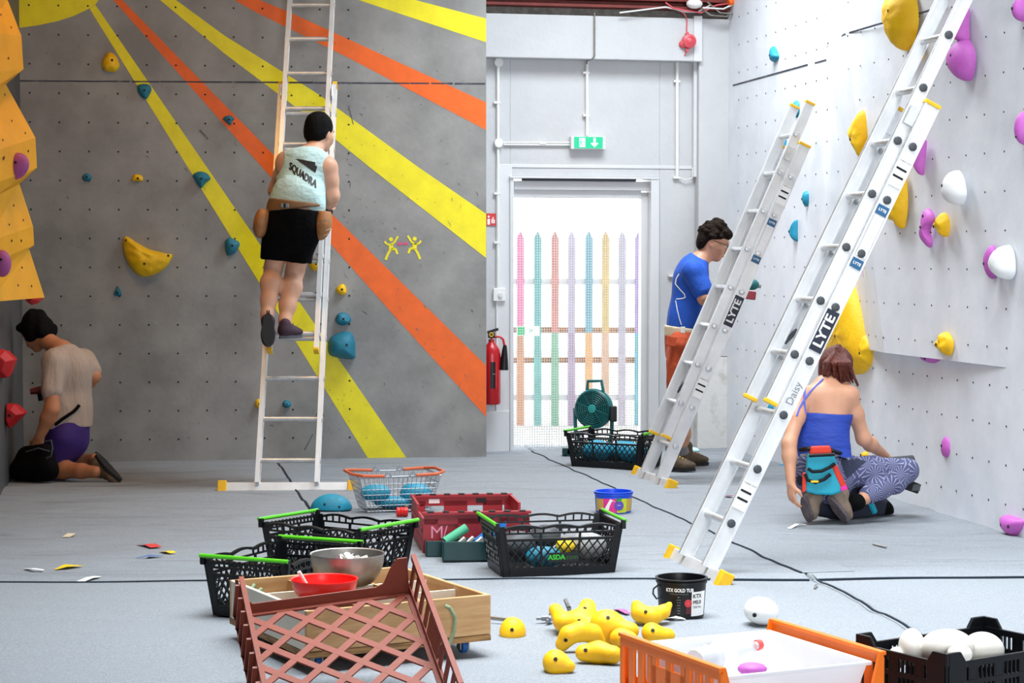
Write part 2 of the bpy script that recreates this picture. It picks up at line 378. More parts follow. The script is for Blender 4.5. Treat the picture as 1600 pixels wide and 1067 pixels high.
def surfnet(Fd, lo, h):
    S = Fd < 0; c = [S[i:S.shape[0] - 1 + i, j:S.shape[1] - 1 + j, k:S.shape[2] - 1 + k] for i in (0, 1) for j in (0, 1) for k in (0, 1)]
    al = c[0].copy(); an = c[0].copy()
    for x in c[1:]: al &= x; an |= x
    act = an & ~al; I = np.argwhere(act); idx = np.full(act.shape, -1, np.int64); idx[act] = np.arange(len(I))
    off = np.array([(i, j, k) for i in (0, 1) for j in (0, 1) for k in (0, 1)])
    val = np.stack([Fd[I[:, 0] + o[0], I[:, 1] + o[1], I[:, 2] + o[2]] for o in off], 1)
    P = np.zeros((len(I), 3)); cnt = np.zeros(len(I))
    for a in range(8):
        for b in range(a + 1, 8):
            if np.abs(off[a] - off[b]).sum() != 1: continue
            m = (val[:, a] < 0) != (val[:, b] < 0); t = val[m, a] / (val[m, a] - val[m, b])
            P[m] += off[a] + t[:, None] * (off[b] - off[a]); cnt[m] += 1
    P = lo + h * (I + P / cnt[:, None]); quads = []
    for axs in range(3):
        sl0 = [slice(None)] * 3; sl1 = [slice(None)] * 3; sl0[axs] = slice(0, -1); sl1[axs] = slice(1, None)
        E = S[tuple(sl0)] != S[tuple(sl1)]; J = np.argwhere(E); b, c2 = (axs + 1) % 3, (axs + 2) % 3
        ok = (J[:, b] > 0) & (J[:, c2] > 0) & (J[:, b] < S.shape[b] - 1) & (J[:, c2] < S.shape[c2] - 1); J = J[ok]; q = []
        for db, dc in ((1, 1), (0, 1), (0, 0), (1, 0)):
            K = J.copy(); K[:, b] -= db; K[:, c2] -= dc; q.append(idx[K[:, 0], K[:, 1], K[:, 2]])
        q = np.stack(q, 1); ins = S[J[:, 0], J[:, 1], J[:, 2]]; q[~ins] = q[~ins][:, ::-1]; quads.append(q)
    return P, np.concatenate(quads)

# ================================================================== THE SETTING
random.seed(7)
def hz(x, y):
    """gentle rucks in the carpeted matting"""
    a = math.sin(y * 17 + 1.1 * math.sin(x * 1.6 + .4) * 2 + x * 1.3) * .5 + math.sin(y * 9.5 - x * 2.2 + 1.7 * math.sin(x * .9)) * .9 + .4 * math.sin(y * 27 + x * 4 + math.sin(x * 3))
    m = .5 + .5 * math.sin(x * 1.1 + y * .8 + 1.0)
    return .0055 * a * (.35 + .65 * m) - .0035
def warp(x, y): return x + .004 * math.sin(y * 3.1 + x), y + .03 * math.sin(x * 1.35 + .6) + .012 * math.sin(x * 4.1)
floor = struct(MB().box((0, 6, -.09), (16, 24, .06)).build('floor', 'seam'), 'pale grey carpeted matting laid in large panels')
def mat_panel(c, m='carpet', res=.04):
    (x0, y0), (x1, y1), (x2, y2), (x3, y3) = c
    nu = int(max(math.hypot(x1 - x0, y1 - y0), math.hypot(x2 - x3, y2 - y3)) / res); nv = int(max(math.hypot(x3 - x0, y3 - y0), math.hypot(x2 - x1, y2 - y1)) / res)
    us = [0, .004 / nu / res, .015 / nu / res] + [i / nu for i in range(1, nu)] + [1 - .015 / nu / res, 1 - .004 / nu / res, 1]; vsn = [0, .004 / nv / res, .015 / nv / res] + [i / nv for i in range(1, nv)] + [1 - .015 / nv / res, 1 - .004 / nv / res, 1]
    P = []
    for v in vsn:
        for u in us:
            x = (x0 * (1 - u) + x1 * u) * (1 - v) + (x3 * (1 - u) + x2 * u) * v; y = (y0 * (1 - u) + y1 * u) * (1 - v) + (y3 * (1 - u) + y2 * u) * v
            x, y = warp(x, y); e = min(min(u, 1 - u) * nu * res, min(v, 1 - v) * nv * res); d = max(0, .015 - e) / .015
            P.append((x, y, hz(x, y) - .03 * d * d - (.03 if e == 0 else 0)))
    k = len(us); Fs = [(j * k + i, j * k + i + 1, (j + 1) * k + i + 1, (j + 1) * k + i) for j in range(len(vsn) - 1) for i in range(k - 1)]
    return MB().add(P, Fs).build('mat_panel', m, floor, smooth=True, sharp=0)
def shrink(c, g=.005):
    cx = sum(p[0] for p in c) / 4; cy = sum(p[1] for p in c) / 4
    return [(x + (g if cx > x else -g), y + (g if cy > y else -g)) for x, y in c]
L1 = lambda y: -1.58 + .187 * (13.49 - y)
R1 = lambda y: .161 + .2055 * (14.294 - y)
HS = lambda x: 8.545 + .05 * x + .02 * x * x if x > 0 else 8.545 - .004 * x
for c in ([(-4.5, 2), (2.33, 2), (1.33, HS(1.33)), (-4.5, HS(-4.5))], [(2.33, 2), (5.0, 2), (4.2, HS(4.2) - .2), (1.33, HS(1.33))],
          [(-4.5, HS(-4.5)), (L1(8.55), 8.545), (L1(14.1), 14.2), (-4.5, 13.9)], [(L1(8.55), 8.545), (1.33, HS(1.33)), (R1(14.75), 14.9), (L1(14.1), 14.2)],
          [(1.33, HS(1.33)), (4.2, HS(4.2) - .2), (2.2, 14.9), (R1(14.75), 14.9)]): mat_panel(shrink(c), 'carpet' if c[0][1] == 2 else 'rucked')
def flap(pts, w, side):
    """cover strip lying along a joint"""
    L = []; n = 90
    for i in range(n + 1):
        t = i / n; x = pts[0][0] * (1 - t) + pts[1][0] * t; y = pts[0][1] * (1 - t) + pts[1][1] * t; d = Vector((pts[1][0] - pts[0][0], pts[1][1] - pts[0][1])).normalized(); q = Vector((-d.y, d.x)) * side
        r = []
        for o, dz in ((.008, -.012), (.009, .0012), (w, .0016), (w + .002, -.012)):
            X, Y = warp(x + q.x * o, y + q.y * o); r.append((X, Y, hz(X, Y) + dz))
        L.append(r)
    MB().loft(L, close=False, cap=False).build('cover_strip', 'carpet', floor, smooth=True, sharp=30)
    Q = [warp(pts[0][0] * (1 - i / n) + pts[1][0] * i / n, pts[0][1] * (1 - i / n) + pts[1][1] * i / n) for i in range(n + 1)]
    MB().tube([(X, Y, hz(X, Y) + .001) for X, Y in Q], .0055, 6).build('joint_binding', 'seam', floor, smooth=True)
flap([(-4.4, HS(-4.4)), (1.3, HS(1.3))], .13, 1); flap([(1.34, HS(1.34)), (3.4, HS(3.4) - .1)], .11, 1)
flap([(1.335, HS(1.33)), (2.33, 2)], .02, -1)
flap([(L1(8.7), 8.7), (L1(13.9), 13.9)], .16, -1); flap([(R1(8.8), 8.8), (R1(14.4), 14.4)], .25, -1)

# ---- grey climbing wall with the painted sunburst
def gpt(u, z, w=0): return GW.uv(u, z, w)
wall_back = struct(MB().prism([gpt(-4.5, -.06), gpt(0, -.06), gpt(0, 5.8), gpt(-4.5, 5.8)], GW.n * -.2).build('wall_back', 'grey'), 'grey climbing wall painted with a yellow and orange sunburst')
def gpoly(name, pts, m, parent=None, off=.0012):
    return MB().poly([GW.px(x, y, off) for x, y in pts]).build(name, m, parent or wall_back)
gpoly('paint_sun', [(-60, 40), (0, 44.5), (30, 43.5), (60, 39.5), (90, 33), (115, 25), (132, 17), (140, 13), (149, 7), (154, 0), (165, -60), (-60, -60)], 'yray')
for m, p in (('yray', [(140, 13.5), (149, 7.5), (635, 715), (640, 724), (581, 724), (575, 716)]),
             ('oray', [(124, -60), (130, -60), (191, 0), (362, 175), (515, 331), (759.5, 571), (759.5, 651), (622, 500), (507, 370), (388, 237), (177, 0)]),
             ('yray', [(180, -60), (200, -60), (275, 0), (350, 55), (497, 147), (652, 260), (759.5, 334), (759.5, 403), (576, 260), (464, 169), (350, 83), (250, 0)]),
             ('oray', [(250, -60), (270, -60), (406, 0), (459, 22), (759.5, 160), (759.5, 203), (544, 90), (459, 48), (398, 18), (366, 0)]),
             ('yray', [(370, -60), (420, -60), (649, 0), (759.5, 29), (759.5, 66), (560, 0)])): gpoly('paint_ray', p, m)
mb = MB(); x = 24.0
while x < 758:
    w = random.uniform(14, 60); e = min(x + w, 758); yy = lambda q: 126.2 + (q - 24) * .0062
    if not (75 < x < 104): mb.poly([GW.px(x, yy(x) - 1.1, .002), GW.px(e, yy(e) - random.uniform(.8, 1.6), .002), GW.px(e, yy(e) + 1.2, .002), GW.px(x, yy(x) + random.uniform(.9, 1.6), .002)])
    x = e + random.choice([0, 0, 1, 3])
mb.build('marker_line', 'ink', wall_back, kind='stuff')
# two painted climbing figures and the pink dash between them
def thick(mb, pts, w, off=.002):
    for a, b in zip(pts, pts[1:]): mb.beam(GW.px(*a, off), GW.px(*b, off), w, .001, GW.n)
for mir in (0, 1):
    q = lambda x, y: (x, y) if not mir else (1259 - x, y - 1)
    mb = MB()
    mb.lathe([(.015, 0), (.015, .001)], GW.px(*q(611, 374), .002), GW.n, 12)
    for pts, w in (([(601, 377), (605, 382), (611, 382)], .014), ([(611, 382), (616, 379), (622, 369)], .014), ([(611, 381), (611, 391)], .03), ([(610, 390), (606, 397), (602.5, 406)], .017), ([(611, 390), (618, 388.5), (621, 397)], .016)): thick(mb, [q(*p) for p in pts], w)
    mb.build('painted_figure', 'yray', wall_back)
mb = MB(); thick(mb, [(621, 381), (628, 380.5)], .018); thick(mb, [(630, 381), (637, 380)], .018); mb.build('pink_dash', 'pink', wall_back)
# bolt holes, scuffs, chalk
o0 = GW.px(45, 8); u0 = (o0 - GW.o).dot(GW.u); z0 = o0.z; mb = MB()
for i in range(12):
    for j in range(17):
        mb.lathe([(.0068, 0), (.0068, .0016)], gpt(u0 + i * .1972, z0 - j * .1982, .001), GW.n, 8)
for i in range(90):
    mb.lathe([(.003, 0), (.003, .002)], GW.px(random.choice([random.gauss(560, 40), random.uniform(60, 740)]), random.uniform(60, 690), .001), GW.n, 5)
mb.build('bolt_holes', 'hole', wall_back, kind='stuff')
for nm, mt, N_, lx in (('scuff_marks', 'scuff', 70, 1), ('chalk_smears', 'chalk', 34, 1.2)):
    mb = MB()
    for i in range(N_):
        x = random.uniform(60, 750) if nm[0] == 'c' else random.choice([random.uniform(380, 750), random.uniform(560, 750), random.uniform(100, 560)]); y = random.uniform(150, 700); a = random.uniform(.3, 2.8); l = random.uniform(3, 15) * lx; w = random.uniform(.3, .9)
        dx, dy = math.cos(a) * l / 2, math.sin(a) * l / 2; bx, by = random.uniform(-2, 2), random.uniform(-2, 2)
        mb.poly([GW.px(x - dx, y - dy, .0022), GW.px(x + bx + w, y + by - w, .0022), GW.px(x + dx, y + dy, .0022), GW.px(x + bx - w, y + by + w, .0022)])
    mb.build(nm, mt, wall_back, kind='stuff')
mb = MB(); thick(mb, [(545, 165), (552, 194)], .006, .0025); thick(mb, [(476, 703), (489, 678)], .008, .0025); thick(mb, [(494, 650), (501, 634), (506, 651)], .008, .0025); thick(mb, [(312, 203), (319, 210), (325, 217)], .012, .0025); mb.build('scuff_stroke', 'scuff', wall_back)

# ---- left climbing wall with its stacked yellow volumes
lx = lambda y: -3.19 + .168 * (12.66 - y)
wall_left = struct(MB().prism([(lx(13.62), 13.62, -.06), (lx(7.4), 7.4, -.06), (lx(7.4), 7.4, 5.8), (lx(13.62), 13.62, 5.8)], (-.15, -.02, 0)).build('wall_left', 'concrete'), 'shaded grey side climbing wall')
mb = MB()
def vol(far, near, Yf, Yn, name):
    m2 = MB().loft([[at(x, y, Yf) for x, y in far], [at(x, y, Yn) for x, y in near]])
    return m2
volr = thing('climbing_volume', 'stack of yellow faceted climbing volumes on the left wall', 'volume', (lx(11.3), 11.3, .9))
for far, near in (([(-9, -70), (2, -70), (12, 0), (33.5, 56), (37, 108), (2, 138), (-9, 140)], [(-28, -95), (-27, -95), (-26, -12), (-25, 50), (-24, 114), (-27, 150), (-28, 152)]),
                  ([(-9, 112), (2, 120), (10, 133), (55.5, 215), (58, 262), (30, 288), (-9, 300)], [(-28, 100), (-27, 105), (-26, 125), (-18, 239), (-17, 290), (-26, 318), (-28, 320)]),
                  ([(-9, 270), (20, 262), (31, 288), (52, 354), (53.5, 383), (16, 408), (-9, 420)], [(-28, 260), (-27, 260), (-26, 290), (-19, 377), (-18, 414), (-27, 440), (-28, 445)]),
                  ([(-9, 392), (17, 395), (46, 390), (70, 465), (17, 461), (-9, 459)], [(-28, 400), (-27, 402), (-24, 398), (-16, 472), (-26, 470), (-28, 470)])):
    vol(far, near, 11.5, 10.9, '').build('facet_block', 'yvol', volr, bevel=.003)
mb = MB()
for x, y in ((1, 23), (17, 43), (13, 91), (7, 148), (18, 189), (39, 208), (4, 219), (44, 236), (5, 248), (6, 246), (8, 291), (21, 321), (36, 344), (14, 351), (18, 376), (33, 376), (34, 418), (28, 446), (49, 447)):
    p = at(x, y, 12.95); best = None
    for ch in volr.children:
        me = ch.data; bv = BVHTree.FromPolygons([v.co[:] for v in me.vertices], [tuple(q.vertices) for q in me.polygons]); d = ray(x, y).normalized(); h = bv.ray_cast(Vector((0, 0, EYE)), d)
        if h[0] is not None and (best is None or h[3] < best[3]): best = h
    if best is not None: n = best[1] if best[1].y < 0 else -best[1]; mb.lathe([(.007, 0), (.007, .002)], best[0] + n * .001, n, 8)
mb.build('bolt_holes', 'hole', volr, kind='stuff')

# ---- door wall
def dpt(u, z, w=0): return DW.uv(u, z, w)
def du(px, w=0): return (DW.px(px, 403, w) - DW.o).dot(DW.u)
def dz(py, w=0): return DW.px(900, py, w).z
def dbox(mb, x0, x1, y0, y1, w0, w1):
    """box on the door wall between picture columns x0..x1, rows y0..y1, standing w0..w1 proud"""
    a, b = du(x0, w1), du(x1, w1); zt, zb = dz(y0, w1), dz(y1, w1)
    return mb.prism([dpt(a, zb, w0), dpt(b, zb, w0), dpt(b, zt, w0), dpt(a, zt, w0)], DW.n * (w1 - w0))
mb = MB(); dbox(mb, 620, 797, -190, 730, -.25, 0); dbox(mb, 1030, 1200, -190, 730, -.25, 0); dbox(mb, 797, 1030, -190, 276, -.25, 0)
wall_far = struct(mb.build('wall_far', 'white', bevel=.004), 'white painted masonry wall around the open door')
mb = MB(); dbox(mb, 745, 1086, 24, 92, 0, .12); mb.build('lintel_beam', 'white', wall_far, bevel=.006)
mb = MB(); dbox(mb, 1083, 1096, 20, 92, 0, .13); dbox(mb, 1083, 1092, 92, 275, 0, .05); mb.build('cable_trunking', 'gloss', wall_far, bevel=.004)
mb = MB(); dbox(mb, 1091, 1190, 24, 560, 0, .10); mb.build('pier', 'white', wall_far, bevel=.008)
mb = MB(); dbox(mb, 1091, 1190, 560, 725, 0, .098); mb.build('pier_foot', 'peel', wall_far, bevel=.008)
mb = MB(); dbox(mb, 745, 1180, 10, 24, -.2, .02); mb.build('dusty_ledge', 'dust', wall_far)
mb = MB(); dbox(mb, 745, 1165, -14, -2, -.1, .16); dbox(mb, 745, 1165, -2, 7, .02, .05); dbox(mb, 745, 1165, 6, 10, -.1, .14); rb = struct(mb.build('trim_1', 'redbeam'), 'dark red steel roof beam above the white lintel')
mb = MB()
for y in (257.5,): dbox(mb, 775, 1083, y, y + 5, 0, .006)
dbox(mb, 775, 800, 262, 700, 0, .006); mb.build('boxing_board', 'gloss', wall_far, bevel=.002)
mb = MB(); dbox(mb, 745, 796, 640, 704, 0, .02); mb.build('skirting_board', 'gloss', wall_far, bevel=.004)
# door
door = thing('door_1', '', 'door', dpt(.5, 0)); del door['category']; struct(door, 'open white framed doorway with a see-through mesh screen')
mb = MB(); dbox(mb, 797, 803, 276, 712, -.2, .02); mb.build('door_jamb', 'gloss', door, bevel=.003)
mb = MB(); dbox(mb, 1017, 1030, 276, 712, -.2, .03); mb.build('door_jamb', 'gloss', door, bevel=.003)
mb = MB(); dbox(mb, 1002, 1017, 300, 712, -.14, -.06); mb.build('door_leaf_edge', 'gloss', door, bevel=.003)
mb = MB(); dbox(mb, 797, 1030, 276, 279, -.1, .035); mb.build('door_head', 'gloss', door, bevel=.002)
mb = MB(); dbox(mb, 803, 1017, 283, 297, -.12, -.02); mb.build('transom_board', 'gloss', door, bevel=.003)
mb = MB(); dbox(mb, 797, 1002, 297, 309, -.14, -.05); mb.build('transom_rail', 'gloss', door, bevel=.003)
mb = MB(); a, b = dpt(du(815), dz(280.5), .005), dpt(du(993), dz(280.5), .005); mb.tube([a, b], .012, 8); mb.build('roller_tube', 'dark', door, smooth=True)
mb = MB(); dbox(mb, 797, 1030, 706, 712, -.3, .0); mb.build('threshold', 'gloss', door)
mb = MB(); n = 52
for i in range(n): u = du(803) + (du(1002) - du(803)) * (i + .5) / n; mb.beam(dpt(u, 0, -.09), dpt(u, dz(300), -.09), .0035, .0025, DW.n)
n = 100
for j in range(n): z = dz(300) * (j + .5) / n; mb.beam(dpt(du(803), z, -.092), dpt(du(1002), z, -.092), .0035, .0025, DW.n)
mb.build('mesh_screen', 'gloss', door, kind='stuff')
# conduits, boxes
def cond(name, pts, r=.011): return MB().tube([DW.px(x, y, w) for x, y, w in pts], r, 8).build(name, 'conduit', wall_far, smooth=True)
cond('conduit', [(778, 98, .015), (778, 455, .015)]); cond('conduit', [(787, 222.5, .015), (893, 223, .015)], .007); cond('conduit', [(787, 226, .015), (893, 226.5, .015)], .007); cond('conduit', [(917, 94, .015), (917.5, 212, .015)], .012)
cond('conduit', [(1058, 94, .015), (1058, 277, .015)], .013); cond('conduit', [(1060, 277, .02), (1070, 281, .03), (1082, 278, .03), (1082, 262, .03)], .004)
MB().tube([DW.px(929, 20, .13), DW.px(929, 86, .135), DW.px(927, 91, .13), DW.px(917, 95, .05), DW.px(917, 100, .02)], .006, 6).build('grey_cable', 'dust', wall_far, smooth=True)
MB().tube([DW.px(776, 262, .012), DW.px(776, 690, .012)], .004, 6).build('cable', 'conduit', wall_far, smooth=True)
for x, y in ((778, 98), (778, 224)): MB().lathe([(.034, 0), (.034, .03), (.03, .038)], DW.px(x, y, .002), DW.n, 20).build('junction_box', 'conduit', wall_far, smooth=True)
mb = MB(); dbox(mb, 771, 790, 450, 470, 0, .03); sk = mb.build('socket_box', 'conduit', wall_far, bevel=.004); MB().lathe([(.018, 0), (.016, .012)], DW.px(782, 461, .03), DW.n, 16).build('socket_dial', 'gloss', sk, smooth=True)
for x, y in ((777, 162), (777, 303), (777, 379), (848, 224), (916, 113), (916, 180), (1057, 124), (1057, 276), (1050, 431), (1052, 563)):
    mb = MB(); dbox(mb, x - 5, x + 5, y - 1.6, y + 1.6, 0, .026); mb.build('saddle_clip', 'conduit', wall_far)

# ---- white climbing wall on the right, with its raised panel
rpt = lambda u, z, w=0: RW.uv(u, z, w)
wall_right = struct(MB().prism([rpt(-.1, -.06), rpt(19, -.06), rpt(19, 5.8), rpt(-.1, 5.8)], RW.n * -.2).build('wall_right', 'wwhite'), 'white climbing wall dotted with bolt holes')
Lt, Lb = RW.px(1263, -150, .001), RW.px(1352, 545, .001); Ft, Fb = RW.px(1298, -150, .1), RW.px(1382, 551, .1); Rt, Rb = RW.px(1690, -150, .001), RW.px(1572, 574, .001)
bk = lambda p: p - RW.n * ((p - RW.o).dot(RW.n) + .02)
Pn = [Lt, Ft, Rt, Lb, Fb, Rb]; vs_ = Pn + [bk(p) for p in Pn]
pan = MB().add(vs_, [(0, 3, 4, 1), (1, 4, 5, 2), (3, 9, 10, 4), (4, 10, 11, 5), (0, 6, 9, 3), (2, 5, 11, 8), (6, 7, 8, 11, 10, 9), (0, 1, 7, 6), (1, 2, 8, 7)]).build('raised_panel', 'wwhite', wall_right)
bv = BVHTree.FromPolygons([v.co[:] for v in pan.data.vertices], [tuple(q.vertices) for q in pan.data.polygons]); mb = MB()
for i in range(32):
    for j in range(19):
        p = rpt(.18 + i * .2, .14 + j * .2, .3); h = bv.ray_cast(p, -RW.n, .31); c = h[0] if h[0] is not None else rpt(.18 + i * .2, .14 + j * .2, 0)
        nn = RW.n if h[0] is None else (h[1] if h[1].dot(RW.n) > 0 else -h[1]); mb.lathe([(.0058, 0), (.0058, .0016)], c + nn * .001, nn, 6)
mb.build('bolt_holes', 'hole', wall_right, kind='stuff')
def rthick(mb, pts, w, offs):
    for (a, oa), (b, ob) in zip(list(zip(pts, offs)), list(zip(pts, offs))[1:]): mb.beam(RW.px(*a, oa), RW.px(*b, ob), w, .001, RW.n)
mb = MB(); rthick(mb, [(1145, 133.5), (1262, 101)], .011, (.002, .002)); rthick(mb, [(1273, 98.5), (1291, 93.5)], .01, (.002, .002)); mb.build('marker_line', 'ink', wall_right)
PANBV = bv
def panoff(x, y):
    h = PANBV.ray_cast(Vector((0, 0, EYE)), ray(x, y).normalized()); return max(0.0, (h[0] - RW.o).dot(RW.n)) if h[0] is not None else 0.0
def onpan(x, y):
    d = ray(x, y).normalized(); h = bv.ray_cast(Vector((0, 0, EYE)), d); return (h[0] - d * .004) if h[0] is not None else RW.px(x, y, .002)
mb = MB(); q = [onpan(*p) for p in ((1293, 68), (1305, 61), (1321, 53), (1345, 46), (1372, 38), (1440, 20), (1480, 8))]
for a, b in zip(q, q[1:]): mb.beam(a, b, .011, .002, RW.n)
mb.build('marker_line', 'ink', wall_right)
for x, y, m in ((1346, 410, 'tapep'), (1352, 413, 'tapey')):
    mb = MB(); mb.beam(onpan(x, y), onpan(x + 4, y + 22), .02, .002, RW.n); mb.build('paint_drip', m, wall_right)

# ---- the rest of the hall: roof, side and rear walls
struct(MB().box((-1, 5.5, 5.9), (16, 20, .1)).build('ceiling', 'roof'), 'plain sheet roof high overhead')
struct(MB().box((-1, -4, 2.9), (16, .15, 6)).build('wall_rear', 'concrete'), 'grey rear wall of the hall')
struct(MB().box((-7.5, 5.5, 2.9), (.15, 20, 6)).build('wall_side', 'concrete'), 'grey side wall of the hall')
struct(MB().prism([(lx(7.4), 7.4, -.06), (-7.5, 7.4, -.06), (-7.5, 7.4, 5.8), (lx(7.4), 7.4, 5.8)], (0, .15, 0)).build('wall_return', 'concrete'), 'return of the side climbing wall')

# ---- the yard beyond the door
struct(MB().box((1, 23.2, -.1), (30, 17, .1)).build('floor_yard', 'ground'), 'bright concrete yard outside the door')
FY = 17.2
fence = thing('slat_fence', 'picket fence of painted coloured slats seen through the mesh door', 'fence', (.6, FY, 0))
cols = [('d4407c', 'c56a2c'), ('1f8a86', '2a9d8f'), ('b8503a', '4a9a6a'), ('9c8aa8', '8a6a90'), ('2a7f95', 'e08a2a'), ('c4952a', 'c98a5a'), ('9a93a8', 'a89ab0'), ('7a55a0', '1f8fa0')]
zf = lambda y: at(900, y, FY).z
for i, x in enumerate((813, 840, 867, 893, 920, 946, 972, 998)):
    c1, c2 = [''.join('%02x' % int(int(c[k:k+2], 16) * .7 + 255 * .3) for k in (0, 2, 4)) for c in cols[i]]; X = at(x, 500, FY).x; w = .033; zt, zm, zb = zf(360), zf(520), zf(667)  # white mixed into the slat colours to imitate outdoor glare
    s1 = MB().prism([(X - w, FY, zm), (X + w, FY, zm), (X + w, FY, zt - .07), (X, FY, zt), (X - w, FY, zt - .07)], (0, .02, 0)).build('slat', mat('slat_' + c1, c1, .8, var=.2), fence)
    MB().box((X, FY + .01, (zm + zb) / 2), (2 * w, .02, zm - zb)).build('lower_stripe', mat('slat_' + c2, c2, .8, var=.2), s1)
for y, m in ((440, 'gloss'), (516, 'woodf'), (563, 'woodf'), (621, 'gloss')):
    MB().box(((at(780, y, FY).x + at(1030, y, FY).x) / 2, FY + .035, zf(y)), (1.9, .03, .05)).build('rail', m, fence, bevel=.004)
sg = thing('direction_sign', 'small green and white exit sign hanging on the fence outside', 'sign', at(825, 517, FY - .03))
plate('sign_panel', at(825, 517, FY - .03), (1, 0, 0), (0, 0, 1), .2, .085, .012, 'labelw', sg); plate('green_panel', at(814, 517, FY - .032), (1, 0, 0), (0, 0, 1), .06, .075, .012, mat('sign_green', '12b060', .5), sg)
text('arrow_print', '>', .07, at(829, 517, FY - .043), (1, 0, 0), (0, 0, 1), mat('sign_green', '12b060', .5), sg)

# ================================================================== LADDERS
def ladder(label, base, wd, lean, theta, lower, up0, up1, ow, iw, sp, first, off, plates):
    W = Vector(wd).normalized(); ln = Vector(lean).normalized(); t = math.radians(theta); A = ln * math.cos(t) + Vector((0, 0, math.sin(t))); N_ = -ln * math.sin(t) + Vector((0, 0, math.cos(t)))
    B = Vector((base[0], base[1], .03)); root = thing('extension_ladder', label, 'ladder', (base[0], base[1], 0), group='aluminium ladders')
    P = lambda L, w=0, n=0: B + A * L + W * w + N_ * n
    lowr = MB().beam(P(-.02, -.84 / 2 + .03, -.01), P(-.02, .84 / 2 - .03, -.01), .065, .03, N_).build('stabiliser_bar', 'alu', root, bevel=.004)
    for s in (-1, 1): MB().beam(P(-.02, s * .42, -.01), P(-.02, s * .365, -.01), .082, .06, N_).build('end_foot', 'ycap', root, bevel=.006)
    def section(w, d, n, a, b, caps, r):
        for s in (-1, 1):
            c = s * (w / 2 - .0125); st = MB()
            st.beam(P(a, c, n), P(b, c, n), d, .02, W)
            for e in (-1, 1): st.beam(P(a, c, n + e * (d / 2 - .004)), P(b, c, n + e * (d / 2 - .004)), .008, .027, W)
            st = st.build('stile', 'alu', root)
            for L, ok in ((a, caps[0]), (b, caps[1])):
                if ok: MB().beam(P(L - .006, c, n), P(L + .012, c, n), d + .006, .032, W).build('end_cap', 'ycap', st, bevel=.003)
        k = 0
        while True:
            L = first + sp * k; k += 1
            if L > b - .06: break
            if L < a + .05: continue
            rg = MB().tube([P(L, -w / 2 + .012, n), P(L, w / 2 - .012, n)], r, 10).build('rung', 'rung', root, smooth=True)
            for s in (-1, 1): MB().lathe([(.02, 0), (.02, .002), (.013, .006), (.006, .006)], P(L, s * (w / 2 + .0005), n), W * s, 9).build('rung_plug', 'dark' if plates[0] else 'rung', rg, smooth=True)
    section(ow, .075, 0, 0, lower, (False, True), .0155); section(iw, .06, off, up0, up1, (True, True), .0155)
    for s in (-1, 1):
        br = MB(); c = s * (iw / 2 + .012); br.beam(P(lower - .13, c, off * .55), P(lower - .04, c, off * .55), off * 1.5, .006, W); br.build('guide_bracket', 'rung', root, bevel=.003)
        hk = MB(); hk.beam(P(up0 + .3, s * (iw / 2 - .02), off - .03), P(up0 + .38, s * (iw / 2 - .02), off - .06), .02, .01, W); hk.build('rung_hook', 'dark', root)
    # printed labels on the near stile face (reads up the stile)
    f = ow / 2 + .001
    for (L, kind) in plates[1]:
        u, v = A, N_
        if u.cross(v).dot(W) < 0: v = -N_
        o = P(L, f, 0)
        if kind == 'brand':
            pl = plate('brand_plate', o, u, v, .20, .062, .001, 'navy', root); text('lettering', 'LYTE', .062, o + W * .0014, u, v, 'textw', pl, sx=1.15, bold=.002)
        elif kind == 'day':
            pl = plate('day_tag', o, -v, u, .06, .13, .001, 'labelw', root); text('lettering', '11', .075, o + W * .0014 + u * .0, u, v, 'textk', pl, bold=.0015); text('small_lettering', 'THREE DAY', .012, o + W * .0014 + u * .056, -v, u, 'textk', pl)
        elif kind == 'blue':
            pl = plate('blue_tag', o, u, v, .045, .055, .001, 'labelb', root); text('lettering', 'LYTE', .018, o + W * .0014, -v, u, 'textw', pl, bold=.0006)
        elif kind == 'notes':
            pl = plate('notice_print', o, u, v, .2, .05, .0006, 'alu', root)
            for i in range(5): text('lettering', ['--- --', '. . . .', '-- ---', '- - -', '- - - -'][i], .013, o + W * .0014 + u * (.08 - i * .04), -v, u, 'textg', pl)
        elif kind == 'hand': text('handwriting', 'Daisy', .05, o + W * .0006, u, v, 'textg', root, off=.001)
    return P
GN = -GW.n
ladL = ladder('tall white ladder leaning on the grey wall with a climber standing on it', (-1.362, 12.02), (1, .02, 0), (0, 1, 0), 62, 2.85, .86, 3.95, .385, .315, .275, .155, .068, (False, []))
wd3, ln3 = (.2015, -.9795, 0), (.9795, .2015, 0)
lad2 = ladder('shorter aluminium ladder beside the doorway with both sections slid together', (.89, 12.49), wd3, ln3, 66, 2.27, .25, 2.53, .38, .31, .262, .22, .066, (False, [(1.137, 'brand'), (1.93, 'day'), (.615, 'day'), (1.49, 'blue'), (1.74, 'blue'), (1.62, 'notes')]))
lad3 = ladder('long extended aluminium ladder in front of the kneeling woman, running out of the picture top', (.835, 8.93), wd3, ln3, 63.3, 2.3, .78, 4.16, .38, .31, .267, .22, .064, (True, [(1.17, 'brand'), (.355, 'day'), (1.955, 'day'), (1.505, 'blue'), (1.77, 'blue'), (1.64, 'notes'), (.86, 'hand')]))

